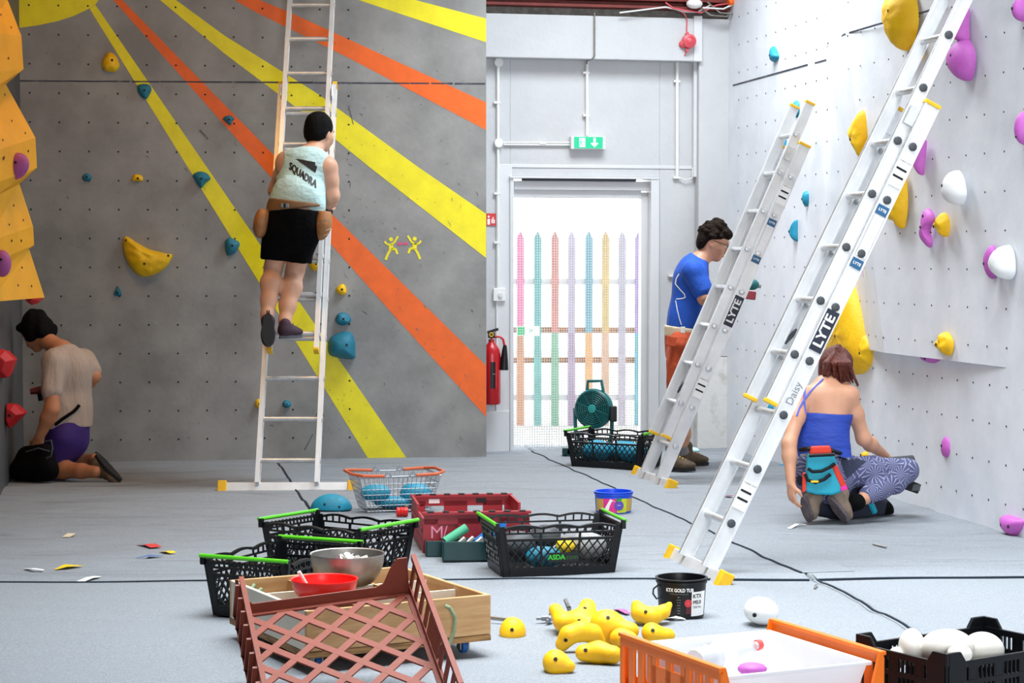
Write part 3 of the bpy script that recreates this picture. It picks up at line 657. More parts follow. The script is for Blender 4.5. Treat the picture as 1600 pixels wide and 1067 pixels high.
# ================================================================== CRATES AND TRAYS
def black_crate(label, c, ang, L=.575, W=.385, Hh=.235, printed=None):
    root = thing('delivery_crate', label, 'crate', (c[0], c[1], 0), ang, group='black delivery crates with green bars')
    b = .035; bx, by = L / 2 - b, W / 2 - b * .7
    P3 = lambda x, y, z: Vector((x * (bx + (L / 2 - bx) * z / Hh), y * (by + (W / 2 - by) * z / Hh), z))
    fl_ = MB(); fl_.box((0, 0, .008), (2 * bx, 2 * by, .012))
    fl_.build('base', 'black', root, world=False)
    for sx in (-1, 1):
        for sy in (-1, 1):
            cp = MB()
            for d1, d2 in (((sx * (1 - .12), sy), (sx, sy)), ((sx, sy * (1 - .18)), (sx, sy))):
                a0, a1 = P3(*d1, .0), P3(*d2, .0); t0, t1 = P3(*d1, Hh * .96), P3(*d2, Hh * .96); n = Vector((0, -sy * .006, 0)) if d1[1] == d2[1] else Vector((-sx * .006, 0, 0))
                cp.hexa([a0, a1, a1 + n, a0 + n], [t0, t1, t1 + n, t0 + n])
            cp.build('corner_post', 'black', root, world=False)
    for ax, s in ((0, -1), (0, 1), (1, -1), (1, 1)):
        w = (2 * L * .88 / 2) if ax == 0 else (2 * W * .82 / 2); z0, z1 = .04, Hh * .70
        def P(x, y, ax=ax, s=s, w=w, z0=z0):
            if x is None: return Vector((0, s, -.1)) if ax == 0 else Vector((s, 0, -.1))
            q = (x / w * 2 - 1) * (.88 if ax == 0 else .82); return P3(q, s, z0 + y) if ax == 0 else P3(s, q, z0 + y)
        m2 = MB(); diag_bars(m2, P, w, z1 - z0, .030, .0055, .006, 50)
        m2.build('lattice_side', 'black', root, world=False, kind='stuff')
        fr = MB()
        for yy, th in ((-.018, .04), (z1 - z0, .012), (z1 - z0 + .03, .008)): fr.beam(P(0, yy), P(w, yy), th, .009, P(None, None))
        for xx in (0, w * .32, w * .68, w): fr.beam(P(xx, 0), P(xx, z1 - z0 + .03), .010 if 0 < xx < w else .006, .008, P(None, None))
        nv = 40; pts = []
        for i in range(nv + 1):          # lobed rim
            x = i / nv; lob = .012 * math.sin(math.pi * ((x * 3) % 1)) if ax == 0 else 0
            pts.append(P(w * x, Hh * .95 - z0 - .008 + lob))
        for a, b2 in zip(pts, pts[1:]): fr.beam(a, b2, .010, .016, P(None, None))
        for k in range(13):
            x = (k + .5) / 13
            if ax == 0 and 4 < k < 8: continue
            fr.beam(P(w * x, z1 - z0 + .03), P(w * x, Hh * .95 - z0), .007, .006, P(None, None))
        fr.build('rim_rail', 'black', root, world=False)
    for s in (-1, 1):
        a, b2 = P3(s, -1, Hh), P3(s, 1, Hh); a.x += s * .006; b2.x += s * .006
        MB().tube([a + Vector((0, -.008, .004)), b2 + Vector((0, .008, .004))], .0085, 8).build('swing_bar', 'green', root, smooth=True, world=False)
        for e in (-1, 1): MB().box(P3(s, e, Hh - .012), (.02, .02, .04)).build('bar_socket', 'black', root, world=False, bevel=.003)
    if printed:
        s = -1; o = P3(.05, s, .085) + Vector((0, -.012, 0)); pl = plate('name_plate', o, (1, 0, 0), (0, 0, 1), .135, .042, .003, 'black', root, world=False)
        text('lettering', 'ASDA', .03, o + Vector((-.032, -.0035, 0)), (1, 0, 0), (0, 0, 1), 'textgr', pl, world=False, bold=.0012); text('lettering', '.com', .03, o + Vector((.035, -.0035, 0)), (1, 0, 0), (0, 0, 1), mat('dim_green_print', '1b5a20', .6), pl, world=False)
    return root
def crate_fit(p, z):
    q = [fl(x, y, z) for x, y in p]; c = (q[0] + q[1] + q[2] + q[3]) / 4; d = ((q[1] - q[0]) + (q[2] - q[3])); return (c.x, c.y), math.atan2(d.y, d.x)
c1, a1 = crate_fit([(780, 826), (975, 820), (935, 803), (750, 808)], .22); black_crate('black crate full of holds with a green shop name, beside the red crate', c1, a1, printed=True)
c2, a2 = crate_fit([(412, 817), (560, 832), (648, 820), (497, 805)], .22); black_crate('empty black crate behind the steel bowl, nearest the teal dome on the floor', c2, a2)
c3, a3 = crate_fit([(317, 876), (450, 845), (560, 852), (437, 887)], .22); black_crate('black crate at the far left, partly hidden behind the plywood trolley box', c3, a3)
black_crate('black crate standing by the doorway next to the green fan', (.70, 13.38), math.radians(-28), .57, .38, .235)

# contents of the front black crate
def blob(name, label, cat, c, r, m, seed=0, amp=.006, group=None, R=None, fr=40, h=.008):
    s = Solid(); s.ell(Vector((0, 0, 0)), r, None if R is None else np.array(R), .02); s.wob(amp, fr, seed)
    o = s.build(name, m, h=h); o.location = c; MW[o.name] = Matrix.Translation(Vector(c))
    return tag(o, label, cat, group)
cx, cy = c1
for i, (dx, dy, z, r, m, lb) in enumerate(((-.16, 0, .12, (.09, .08, .06), 'dark', 'dark grey rounded hold at the left end of the full black crate'), (-.02, .03, .15, (.075, .06, .05), 'dark', 'dark grey hold topmost in the middle of the full black crate'), (.05, -.08, .12, (.045, .04, .04), 'tapey', 'small yellow hold behind the lattice of the full black crate'), (.17, -.03, .11, (.08, .07, .06), 'chalk', 'pale grey hold at the right end of the full black crate'),
      (-.05, -.09, .07, (.08, .05, .05), 'teal', 'dark teal hold low in the full black crate'), (.13, .08, .10, (.07, .05, .06), 'sock', 'mid grey hold at the back of the full black crate'))):
    u = Matrix.Rotation(a1, 3, 'Z') @ Vector((dx, dy, z)); blob('crate_hold', lb, 'hold', (cx + u.x, cy + u.y, z), r, m, i, group='holds in the full black crate')
for i, (dx, dy, z) in enumerate(((-.12, -.03, .1), (.05, .04, .1), (.15, -.06, .1))):
    u = Matrix.Rotation(math.radians(-28), 3, 'Z') @ Vector((dx, dy, z)); blob('crate_hold', ['pale blue hold at the left of the crate by the door', 'pale blue hold in the middle of the crate by the door', 'pale blue hold at the right of the crate by the door'][i], 'hold', (.70 + u.x, 13.38 + u.y, z), (.11, .08, .07), 'blue', 20 + i, group='holds in the crate by the door')

# ---- brown bread tray tipped against the trolley box
def bread_tray():
    TL, TR = at(372, 962, 6.5), at(640, 926, 6.62); BR = at(752, 1092, 6.05); e = (BR - TR) * 1.1; w = TR - TL; wl = w.length; U = w.normalized(); D = (e - U * e.dot(U)).normalized(); n = U.cross(D); n = n if n.z > 0 else -n; el = e.length
    root = thing('bread_tray', 'brown plastic bread tray with a lattice floor tipped against the plywood trolley box', 'crate', TL + w * .5 + e)
    P = lambda x, y, z=0: TL + U * x + D * y + n * z
    fl2 = MB(); diag_bars(fl2, lambda x, y: n if x is None else P(x, y), wl, el, .098, .026, .006, 47); fl2.build('lattice_floor', 'brown', root)
    fr = MB()
    for a, b in (((0, 0), (wl, 0)), ((0, el), (wl, el)), ((0, 0), (0, el)), ((wl, 0), (wl, el))): fr.beam(P(*a), P(*b), .03, .008, n)
    fr.build('floor_border', 'brown', root)
    hgt = .125; low = .035; fl_ = .02
    prof = [(0, hgt), (.035, hgt), (.06, hgt * .75), (.085, low + .01), (.11, low)]; prof = [(.0, hgt), (.010, hgt), (.022, low + .03), (.05, low)] + [(wl - x, z) for x, z in prof[::-1]]
    for yy, s in ((0, -1), (el, 1)):
        pts = [P(0, yy), P(wl, yy)] + [P(x, yy + s * fl_ * z / hgt, z) for x, z in prof[::-1]]
        MB().prism(pts, D * (s * .005)).build('end_wall', 'brown', root, bevel=.002)
    for xx, s in ((0, -1), (wl, 1)):
        # side wall: frame with slanted slots
        Q = lambda y, z: P(xx + (fl_ if s > 0 else .022) * z / hgt, y, z); nn = U * s
        sw = MB(); sw.beam(Q(-.02, hgt), Q(el + .02, hgt), .022, .016, nn); sw.beam(Q(0, .012), Q(el, .012), .03, .006, nn)
        k = 9
        for i in range(k + 1):
            y = el * i / k; wide = .07 if i in (4, 5) else .028; sw.beam(Q(y, 0), Q(min(el, y + .015), hgt), wide, .006, nn)
            if s < 0: sw.beam(Q(y, 0) + nn * .008, Q(min(el, y + .015), hgt) + nn * .014, .008, .02, nn)
        sw.build('side_wall', 'brown', root)
bread_tray()

# ---- plywood trolley box on castors
bc = Vector((-.558, 7.135, 0)); ba = math.atan2(.33, .613)
box = thing('trolley_box', 'square plywood trolley box with compartments under the steel bowl', 'box', bc, ba)
Lb_, Wb_ = .70, .74; z0, z1 = .075, .215
for s in (-1, 1):
    MB().box((0, s * (Wb_ / 2 - .008), (z0 + z1) / 2), (Lb_, .016, z1 - z0)).build('side_board', 'wood', box, world=False, bevel=.003)
    MB().box((s * (Lb_ / 2 - .008), 0, (z0 + z1) / 2), (.016, Wb_ - .033, z1 - z0)).build('end_board', 'woodw' if s < 0 else 'wood', box, world=False, bevel=.003)
MB().box((0, 0, z0 - .012), (Lb_, Wb_, .02)).build('bottom_board', 'ply', box, world=False)
for i, x in enumerate((-.12, .12)): MB().box((x, 0, .14), (.012, Wb_ - .034, .12)).build('divider', 'wood', box, world=False)
for y in (-.12, .12): MB().box((0, y, .139), (Lb_ - .034, .012, .118)).build('divider', 'woodw', box, world=False)
for sx in (-1, 1):
    for sy in (-1, 1):
        cs = MB(); cs.box((sx * .28, sy * .29, z0 - .026), (.05, .05, .008)); cs.box((sx * .28 - .016, sy * .29, .035), (.004, .03, .04)); cs.box((sx * .28 + .016, sy * .29, .035), (.004, .03, .04)); cs = cs.build('castor', 'steel', box, world=False)
        MB().lathe([(.008, -.01), (.022, -.01), (.024, 0), (.022, .01), (.008, .01)], (sx * .28, sy * .29, .024), (1, 0, 0), 16).build('wheel', mat('blue_rubber', '1c5fa8', .6), cs, smooth=True, world=False)
yn = -Wb_ / 2 - .006
MB().tube([(.17, yn, .19), (.175, yn - .02, .187), (.19, yn - .03, .155), (.19, yn - .025, .105), (.17, yn - .03, .065), (.16, yn - .02, .045)], .007, 8).build('rope_handle', 'rope', box, smooth=True, world=False)
MB().tube([(-.26, Wb_ / 2 - .02, .19), (-.28, Wb_ / 2 - .035, .18), (-.26, Wb_ / 2 - .04, .165), (-.235, Wb_ / 2 - .03, .175)], .009, 8).build('rope_knot', 'rope', box, smooth=True, world=False)

def bowl(name, label, m, c, r, h, foot, t=.003, tilt=None):
    prof = []
    for i in range(11): a = i / 10; prof.append((foot + (r - foot) * math.sin(a * math.pi / 2) ** .8, h * (1 - math.cos(a * math.pi / 2)) ** .9))
    inner = [(max(.001, x - t), z + t) for x, z in prof[::-1]]; inner[0] = (r - t, h)
    o = MB().lathe([(.001, 0)] + prof + [(r + .004, h), (r + .003, h + .003)] + inner + [(.001, t)], (0, 0, 0), seg=40).build(name, m, smooth=True); o.location = c
    if tilt: o.rotation_euler = tilt
    MW[o.name] = Matrix.Translation(Vector(c)); return tag(o, label, 'bowl')
cb = at(543, 905, 7.16); sb = bowl('mixing_bowl', 'large steel mixing bowl of paper tags on the trolley box', 'steel', (cb.x, cb.y, .217), .133, .115, .055)
random.seed(3)
for i in range(14):
    a = random.uniform(0, 6.28); r = random.uniform(.0, .07); R = Matrix.Rotation(random.uniform(0, 3), 3, 'Z') @ Matrix.Rotation(random.uniform(-.6, .6), 3, 'X') @ Matrix.Rotation(random.uniform(-.5, .5), 3, 'Y')
    w, l = random.uniform(.015, .028), random.uniform(.03, .07); c = Vector((cb.x + r * math.cos(a), cb.y + r * math.sin(a), .308 + .012 * math.sin(i * 2.1)))
    n = R @ Vector((0, 0, 1)); pts = [c + R @ Vector((x * w, y * l, .004 * abs(y) * (1 if i % 2 else -1))) for x, y in ((-.5, -.5), (.5, -.5), (.5, 0), (.5, .5), (0, .62), (-.5, .5), (-.5, 0))]
    tag(MB().prism(pts, n * .0012).build('paper_tag', ['paper', 'paper', 'paper', 'webbing', 'tapep', 'paper', 'paper'][i % 7]), 'small printed paper tag lying in the steel mixing bowl', 'tag', 'paper tags in the steel bowl')
MB().poly([(0, 0, 0)] * 3)
r0 = at(507, 937, 6.88); rbw = bowl('red_bowl', 'shallow red plastic bowl holding a white spoon', 'redbowl', (r0.x, r0.y, .217), .114, .068, .06)
sp = thing('spoon', 'white plastic spoon standing in the red bowl', 'spoon', (r0.x, r0.y, .235))
a, b = at(467, 893, 6.84), at(487, 926, 6.86); MB().tube([a, a * .7 + b * .3, b * .9 + a * .1, b], [.007, .0065, .005, .006], 8).build('handle', 'spoon', sp, smooth=True); MB().ball(b + Vector((.03, .01, -.006)), (.034, .018, .006)).build('scoop', 'spoon', sp, smooth=True)
l0 = at(574, 928, 6.93); tag(center_origin(MB().lathe([(.001, 0), (.075, 0), (.083, .006), (.083, .014), (.078, .016), (.07, .008), (.001, .008)], (l0.x + .03, l0.y, .217), seg=36).build('tub_lid', 'lid', smooth=True)), 'frosted pinkish round lid lying beside the red bowl', 'lid')

# ---- red stacking crate
def red_crate():
    q = [fl(x, y, .2) for x, y in ((633, 772), (676, 800), (838, 797), (785, 770))]; c = (q[0] + q[1] + q[2] + q[3]) / 4; d = (q[2] - q[1]) + (q[3] - q[0]); ang = math.atan2(d.y, d.x); W, L, Hh = .50, .70, .2
    root = thing('red_crate', 'red plastic stacking crate with black rim marks and scrawled sides', 'crate', (c.x, c.y, 0), ang)
    MB().box((0, 0, .008), (W - .02, L - .02, .014)).build('base', 'redc', root, world=False)
    for s in (-1, 1):
        y = s * L / 2
        w = MB(); w.box((0, y, .165), (W, .012, .05)); w.box((0, y, .02), (W, .012, .04))
        for x, ww in ((-.22, .07), (-.03, .12), (.16, .10), (.235, .03)): w.box((x, y, .1), (ww, .012, .13))
        w.box((0, y - .004, .192), (W + .02, .03, .012)); w.build('end_wall', 'redc', root, world=False)
        if s < 0: MB().box((0, y + .003, .09), (W - .01, .006, .13)).build('end_panel', 'redc', root, world=False)
        for k in range(7): MB().box((-.22 + k * .073, y - .004, .199), (.03, .031, .006)).build('rim_mark', 'black', root, world=False)
        x = s * W / 2
        w = MB(); w.box((x, 0, .02), (.012, L, .04)); w.box((x, 0, .085), (.012, L, .012)); w.box((x, .16, .165), (.012, L * .5, .06)); w.box((x, -.2, .14), (.012, L * .4, .05)); w.box((x, 0, .125), (.02, L, .014))
        for k in range(16): w.box((x, -L / 2 + .02 + k * (L - .04) / 15, .07), (.012, .02, .12))
        w.build('side_wall', 'redc', root, world=False)
    MB().box((-.14, L / 2 - .008, .165), (.055, .004, .022)).build('maker_badge', 'labelw', root, world=False); MB().box((.10, L / 2 - .008, .165), (.05, .004, .022)).build('badge_hole', 'black', root, world=False)
    for t, x in (('M', -.19), ('/', -.15), ('TS', .08)): text('scrawl', t, .085, (x, -L / 2 - .0075, .1), (1, 0, 0), (0, 0, 1), 'textp', root, world=False)
    text('scrawl', 'M', .07, (-W / 2 - .008, -.25, .1), (0, -1, 0), (0, 0, 1), 'textp', root, world=False)
    return root
red_crate()
p = fl(628, 800, .025); tag(center_origin(MB().lathe([(.001, -.03), (.024, -.03), (.027, -.02), (.024, -.012), (.027, -.004), (.024, .004), (.027, .012), (.026, .03), (.001, .03)], (p.x, p.y, .026), (1, .2, 0), 18).build('bottle_stopper', 'redbowl', smooth=True)), 'small ribbed red plastic cap on the floor beside the red crate', 'cap')

# ---- dark green drill case lying open
dg = fl(735, 876); case = thing('drill_case', 'open dark green tool case with tools beside the full black crate', 'case', (dg.x, dg.y + .07, 0), math.radians(4))
def tray(y, x, w, d, h, parent):
    t = MB(); t.box((x, y, .006), (w, d, .01))
    for s in (-1, 1): t.box((x, y + s * d / 2, h / 2), (w, .008, h)); t.box((x + s * w / 2, y, h / 2), (.008, d, h))
    return t.build('shell', 'dgreen', parent, world=False, bevel=.004)
t1 = tray(-.01, .03, .32, .12, .09, case); t2 = tray(.125, -.04, .33, .12, .075, case)
MB().box((.12, -.077, .06), (.03, .003, .018)).build('price_label', 'labelw', t1, world=False)
MB().box((-.1, .058, .04), (.05, .02, .02)).build('hinge', 'dgreen', case, world=False)
gp = Vector((dg.x, dg.y + .08, 0)); tag(center_origin(MB().tube([gp + Vector((-.12, -.02, .08)), gp + Vector((-.02, .02, .14))], .022, 12).build('sanding_roll', mat('mint_roll', '4fae86', .7), smooth=True)), 'rolled green abrasive sheet resting on the dark green case', 'roll')
tag(center_origin(MB().prism([gp + Vector(v) for v in ((-.02, .03, .06), (.14, -.02, .07), (.15, .0, .17), (.11, .03, .16))], (.02, .03, 0)).build('dust_pan', mat('bright_blue_plastic', '1b7ad0', .5), bevel=.004)), 'bright blue plastic scoop standing in the dark green case', 'scoop')
for i in range(4):
    c = gp + Vector((-.06 + i * .04, -.03 + .02 * (i % 2), .07)); tag(center_origin(MB().tube([c, c + Vector((.03, .03, .02))], [.009, .014], 8).build('drill_bit', 'steel', smooth=True)), 'small metal bit lying in the dark green case', 'tool', 'bits in the drill case')

# ---- orange crate with a frosted tub inside
def orange_crate():
    q = [fl(x, y, .2) for x, y in ((972, 990), (1130, 1045), (1375, 1018), (1208, 967))]; c = (q[0] + q[1] + q[2] + q[3]) / 4; d = (q[1] - q[0]) + (q[2] - q[3]); ang = math.atan2(d.y, d.x); L = .61; W = .57
    root = thing('orange_crate', 'bright orange slotted crate holding a frosted tub', 'crate', (c.x, c.y, 0), ang)
    MB().box((0, 0, .008), (L - .02, W - .02, .014)).build('base', 'orange', root, world=False)
    for s in (-1, 1):
        y = s * W / 2; top = .2; w = MB(); w.box((0, y, top - .018), (L, .014, .036)); w.box((0, y, top - .003), (L + .01, .024, .012)); w.box((0, y, .02), (L, .012, .04)); xs = [-.30, -.235, -.175, -.115, .0, .115, .175, .235, .30]
        for x in xs: w.box((x, y, .1), (.034 if abs(x) < .29 else .02, .011, .17))
        w.box((0, y, .078), (.2, .011, .12)); w.box((-.09, y, .13), (.035, .011, .12)); w.box((.09, y, .13), (.035, .011, .12)); w.build('end_wall', 'orange', root, world=False, bevel=.002)
        text('moulded_lettering', '-- ----', .018, (-.0, y - .0065, .11), (1, 0, 0), (0, 0, 1), mat('dark_orange_print', 'b04c04', .6), root, world=False); text('moulded_lettering', '---- --', .018, (0, y - .0065, .09), (1, 0, 0), (0, 0, 1), mat('dark_orange_print', 'b04c04', .6), root, world=False)
    for s in (-1, 1):
        x = s * L / 2; w = MB(); w.box((x, 0, .03), (.012, W, .05)); 
        for e in (-1, 1):
            w.prism([(x - .006, e * W / 2, .0), (x - .006, e * (W / 2 - .06), .0), (x - .006, e * (W / 2 - .05), .06), (x - .006, e * (W / 2 - .012), .2), (x - .006, e * W / 2, .2)], (.012, 0, 0))
        w.build('low_side', 'orange', root, world=False)
    tub = thing('storage_tub', 'frosted white storage tub sitting in the orange crate', 'tub', (c.x, c.y, .017), ang)
    l2, w2, h2 = L - .06, W - .07, .15
    P = lambda sx, sy, z: Vector((sx * (l2 / 2 - .03 * (1 - z / h2)), sy * (w2 / 2 - .03 * (1 - z / h2)), z + .004))
    wls = MB(); ring = lambda z, o: [P(-1, -1, z) + Vector((-o, -o, 0)), P(1, -1, z) + Vector((o, -o, 0)), P(1, 1, z) + Vector((o, o, 0)), P(-1, 1, z) + Vector((-o, o, 0))]
    wls.loft([ring(0, 0), ring(h2, 0), ring(h2, .012), ring(h2 - .012, .014), ring(h2 - .012, .003), ring(.003, -.003)], cap=True)
    tb = wls.build('tub_wall', 'clear', tub, world=False, bevel=.003)
    text('printed_mark', 'L', .07, P(.55, -1, .09) + Vector((0, -.02, 0)), (1, 0, 0), (0, 0, 1), mat('blue_print', '1c3f9a', .6), tub, world=False)
    return c, ang
oc, oa = orange_crate()
bo = Matrix.Rotation(oa, 3, 'Z')
bt = thing('water_bottle', 'clear plastic bottle with a red cap lying in the frosted tub', 'bottle', oc + Vector((0, 0, .1)))
B0, B1 = at(1085, 1035, 6.05), at(1183, 1008, 6.25); dB = (B1 - B0); ax = dB.normalized(); ln = dB.length
MB().lathe([(.004, 0), (.038, .003), (.043, .015), (.041, .05), (.044, .06), (.041, .075), (.044, .09), (.043, ln * .6), (.036, ln * .78), (.02, ln * .92), (.013, ln * .94), (.013, ln)], B0, ax, 24).build('body', 'bottle', bt, smooth=True)
MB().lathe([(.017, 0), (.018, .004), (.0165, .018), (.004, .02)], B1 - ax * .004, ax, 16).build('screw_cap', mat('coral_cap', 'e85a55', .4), bt, smooth=True); MB().lathe([(.0445, ln * .3), (.0445, ln * .52)], B0, ax, 24, cap=False).build('label_sleeve', 'paper', bt, smooth=True)

# ---- black vegetable crate with white holds, lower right
def veg_crate():
    Lp, Np, Fp = fl(1345, 990, .2), fl(1465, 1023, .2), fl(1508, 967, .2); U = (Fp - Lp); U.normalize(); Vd = (Np - Lp); ang = math.atan2(U.y, U.x); L, W, Hh = .56, .375, .2
    vv = Vector((U.y, -U.x, 0)); c = Lp + U * L / 2 + vv * W / 2; c.z = 0
    root = thing('vegetable_crate', 'black slatted vegetable crate with raised corners full of white holds', 'crate', c, ang)
    MB().box((0, 0, .01), (L - .02, W - .02, .014)).build('base', 'black', root, world=False)
    for ax, s in ((0, -1), (0, 1), (1, -1), (1, 1)):
        w = L if ax == 0 else W; m2 = MB(); pos = lambda t, z: Vector((t, s * W / 2, z)) if ax == 0 else Vector((s * L / 2, t, z)); n = Vector((0, 1, 0)) if ax == 0 else Vector((1, 0, 0))
        for z, h in ((.158, .02), (.10, .014), (.02, .04)): m2.beam(pos(-w / 2, z), pos(w / 2, z), h, .012, n)
        k = int(w / .0185)
        for i in range(k + 1):
            wid = .006 if i % 6 else .03; t = -w / 2 + w * i / k; m2.beam(pos(t, .01), pos(t, .16), wid, .008, n)
        m2.build('slatted_side', 'black', root, world=False, kind='stuff')
    for sx in (-1, 1):
        for sy in (-1, 1):
            x, y = sx * L / 2, sy * W / 2; cp = MB()
            cp.prism([(x, y, 0), (x - sx * .075, y, 0), (x - sx * .075, y, .165), (x - sx * .05, y, .2), (x, y, .2)], (0, sy * .012, 0)); cp.prism([(x, y, 0), (x, y - sy * .075, 0), (x, y - sy * .075, .165), (x, y - sy * .05, .2), (x, y, .2)], (sx * .012, 0, 0)); cp.box((x + sx * .006, y + sy * .006, .1), (.012, .012, .2)); cp.build('raised_corner', 'black', root, world=False, bevel=.003)
    return c, ang
vc, va = veg_crate()

# ---- wire shopping basket
def wire_basket():
    q = [fl(x, y, .2) for x, y in ((548, 737), (556, 747), (686, 743), (672, 733))]; c = (q[0] + q[1] + q[2] + q[3]) / 4; ang = math.atan2(.13, .45); L, W, Hh = .46, .32, .2
    root = thing('wire_basket', 'chrome wire shopping basket with orange handles holding teal holds', 'basket', (c.x, c.y, 0), ang)
    P3 = lambda x, y, z: Vector((x * (L / 2 - .055 * (1 - z / Hh)), y * (W / 2 - .04 * (1 - z / Hh)), z))
    rails = MB()
    for z in (.008, .04, .07, .10, .13, .16, .2): rails.tube([P3(-1, -1, z), P3(1, -1, z), P3(1, 1, z), P3(-1, 1, z)], .0020 if z < .2 else .0036, 6, closed=True)
    rails.build('hoop_wire', 'chrome', root, smooth=True, world=False, kind='stuff')
    up = MB(); nx, ny = 17, 12
    for i in range(nx + 1):
        x = -1 + 2 * i / nx; up.tube([P3(x, -1, .2), P3(x, -1, .008), P3(x, 1, .008), P3(x, 1, .2)], .0016, 5)
    for j in range(1, ny):
        y = -1 + 2 * j / ny; up.tube([P3(-1, y, .2), P3(-1, y, .008), P3(1, y, .008), P3(1, y, .2)], .0016, 5)
    up.build('upright_wire', 'chrome', root, smooth=True, world=False, kind='stuff')
    for s in (-1, 1):
        x = s * L / 2; hd = [Vector((s * .09, -W / 2, .205)), Vector((x - s * .02, -W / 2 - .005, .21)), Vector((x + s * .03, -W / 2 + .06, .215)), Vector((x + s * .03, W / 2 - .06, .215)), Vector((x - s * .02, W / 2 + .005, .21)), Vector((s * .09, W / 2, .205))]
        MB().tube(hd, .0085, 8).build('handle', mat('orange_grip', 'd8673c', .5), root, smooth=True, world=False)
        for e in (-1, 1): MB().tube([Vector((s * .09, e * W / 2, .205)), Vector((s * .07, e * W / 2, .225)), Vector((s * .05, e * W / 2, .205))], .003, 6).build('hook', 'chrome', root, smooth=True, world=False)
    return c, ang
kc, ka = wire_basket()

# ---- tubs
def tub(name, label, px, py, r, h, m, taper=.9):
    c = fl(px, py); c.y += r; root = thing(name, label, 'tub', c)
    MB().lathe([(.001, 0), (r * taper, 0), (r * taper, .004), (r * .985, h * .86), (r * 1.03, h * .87), (r * 1.03, h * .93), (r * 1.0, h * .94), (r * 1.05, h * .97), (r * 1.05, h), (r * .96, h), (r * .93, h * .8), (r * (taper - .05), .01), (.001, .01)], (0, 0, 0), seg=48).build('tub_body', m, root, smooth=True, world=False)
    return root, c
def wrap(root, r0, r1, z0, z1, a0, a1, m, name, n=14):
    L = []
    for i in range(n + 1):
        a = a0 + (a1 - a0) * i / n; L.append([(r0 * math.sin(a), -r0 * math.cos(a), z0), (r1 * math.sin(a), -r1 * math.cos(a), z1), ((r1 - .001) * math.sin(a), -(r1 - .001) * math.cos(a), z1), ((r0 - .001) * math.sin(a), -(r0 - .001) * math.cos(a), z0)])
    return MB().loft(L).build(name, m, root, world=False)
def wraptext(root, body, size, r, ac, zc, m, sx=1.0, bold=0):
    vs, fs = text_geo(body, size); mb = MB()
    for du, dv in ([(0, 0)] if not bold else [(-bold, 0), (bold, 0), (0, bold), (0, -bold)]):
        P = []
        for p in vs: a = ac + (p.x * sx + du) / r; P.append((r * math.sin(a), -r * math.cos(a), zc + p.y + dv))
        mb.add(P, fs)
    me = bpy.data.meshes.new('lettering'); me.from_pydata(mb.v, [], mb.f); return link('lettering', me, m, root, world=False)
kt, kcn = tub('screw_tub', 'black screw tub with a printed label beside the yellow holds', 1068, 968, .098, .152, 'black', .9)
rr = lambda z: .098 * (.9 + (.085) * z / (.152 * .86)) + .0012
wrap(kt, rr(.01), rr(.105), .01, .105, .35, 1.15, 'labelw', 'white_label'); wrap(kt, rr(.02) , rr(.06), .02, .06, .12, .34, mat('dark_red_panel', '5a1018', .5), 'red_panel')
wraptext(kt, 'KTX GOLD TUB', .019, rr(.105) + .0012, -.16, .112, 'textw', sx=.82, bold=.0008); wraptext(kt, 'Professional Woodscrews', .007, rr(.1) + .001, -.17, .098, 'textg')
for i in range(7): wraptext(kt, ['----', '--- ---', '--- --', '------', '-- ---', '-----', '----'][i], .0075, rr(.05) + .001, -.2, .086 - i * .0105, 'textw')
MB().lathe([(.015, 0), (.015, .0012)], Vector((rr(.06) * math.sin(.2), -rr(.06) * math.cos(.2), .062)), (math.sin(.2), -math.cos(.2), 0), 20).build('red_roundel', mat('roundel_red', 'c8303a', .5), kt, world=False); wraptext(kt, '--', .008, rr(.06) + .0026, .2, .062, 'textw')
wraptext(kt, 'KTX', .022, rr(.09) + .002, .62, .088, 'textk', bold=.0006); wraptext(kt, 'M5.0', .02, rr(.06) + .002, .62, .064, 'textk', bold=.0006); wraptext(kt, '500 No.', .013, rr(.05) + .002, .64, .045, 'textk')
MB().tube([(-.092, -.03, .125), (-.112, -.035, .11), (-.114, -.035, .09), (-.10, -.035, .07), (-.09, -.035, .075)], .0035, 6).build('bail_handle', 'black', kt, smooth=True, world=False)
bt2, bcn = tub('sweet_tub', 'round blue sweet tub with a fruit label, standing alone by the ladder foot', 960, 803, .105, .115, 'bluetub', .93)
r2 = lambda z: .105 * (.93 + .055 * z / .1) + .0012
wrap(bt2, r2(.01), r2(.08), .01, .08, -1.2, -.62, mat('gold_label', 'c9a648', .5), 'gold_label'); wrap(bt2, r2(.005), r2(.082), .005, .082, -.62, .15, mat('hot_pink_label', 'ea2f8f', .5), 'pink_label'); wrap(bt2, r2(.005), r2(.082), .005, .082, .15, .72, mat('acid_label', 'c9d82a', .5), 'acid_label'); wrap(bt2, r2(.01), r2(.08), .01, .08, .72, 1.25, mat('gold_label', 'c9a648', .5), 'gold_label')
MB().beam((r2(.05) * math.sin(-.45), -r2(.05) * math.cos(-.45) - .001, .012), (r2(.05) * math.sin(-.1), -r2(.05) * math.cos(-.1) - .001, .075), .03, .0015, (0, -1, 0)).build('label_ribbon', 'labelw', bt2, world=False)
a = .25; MB().lathe([(.027, 0), (.027, .0015)], Vector((r2(.04) * math.sin(a), -r2(.04) * math.cos(a), .045)), (math.sin(a), -math.cos(a), 0), 20).build('fruit_print', mat('plum_print', '5a48b0', .5), bt2, world=False); wraptext(bt2, '~~~', .011, r2(.05) + .0035, .25, .047, 'textw', bold=.0005)
a = .12; MB().beam((r2(.07) * math.sin(.1), -r2(.07) * math.cos(.1) - .003, .074), (r2(.07) * math.sin(.4), -r2(.07) * math.cos(.4) - .003, .08), .014, .001, (0, -1, 0)).build('leaf_print', mat('leaf_green', '1f8a3a', .5), bt2, world=False)

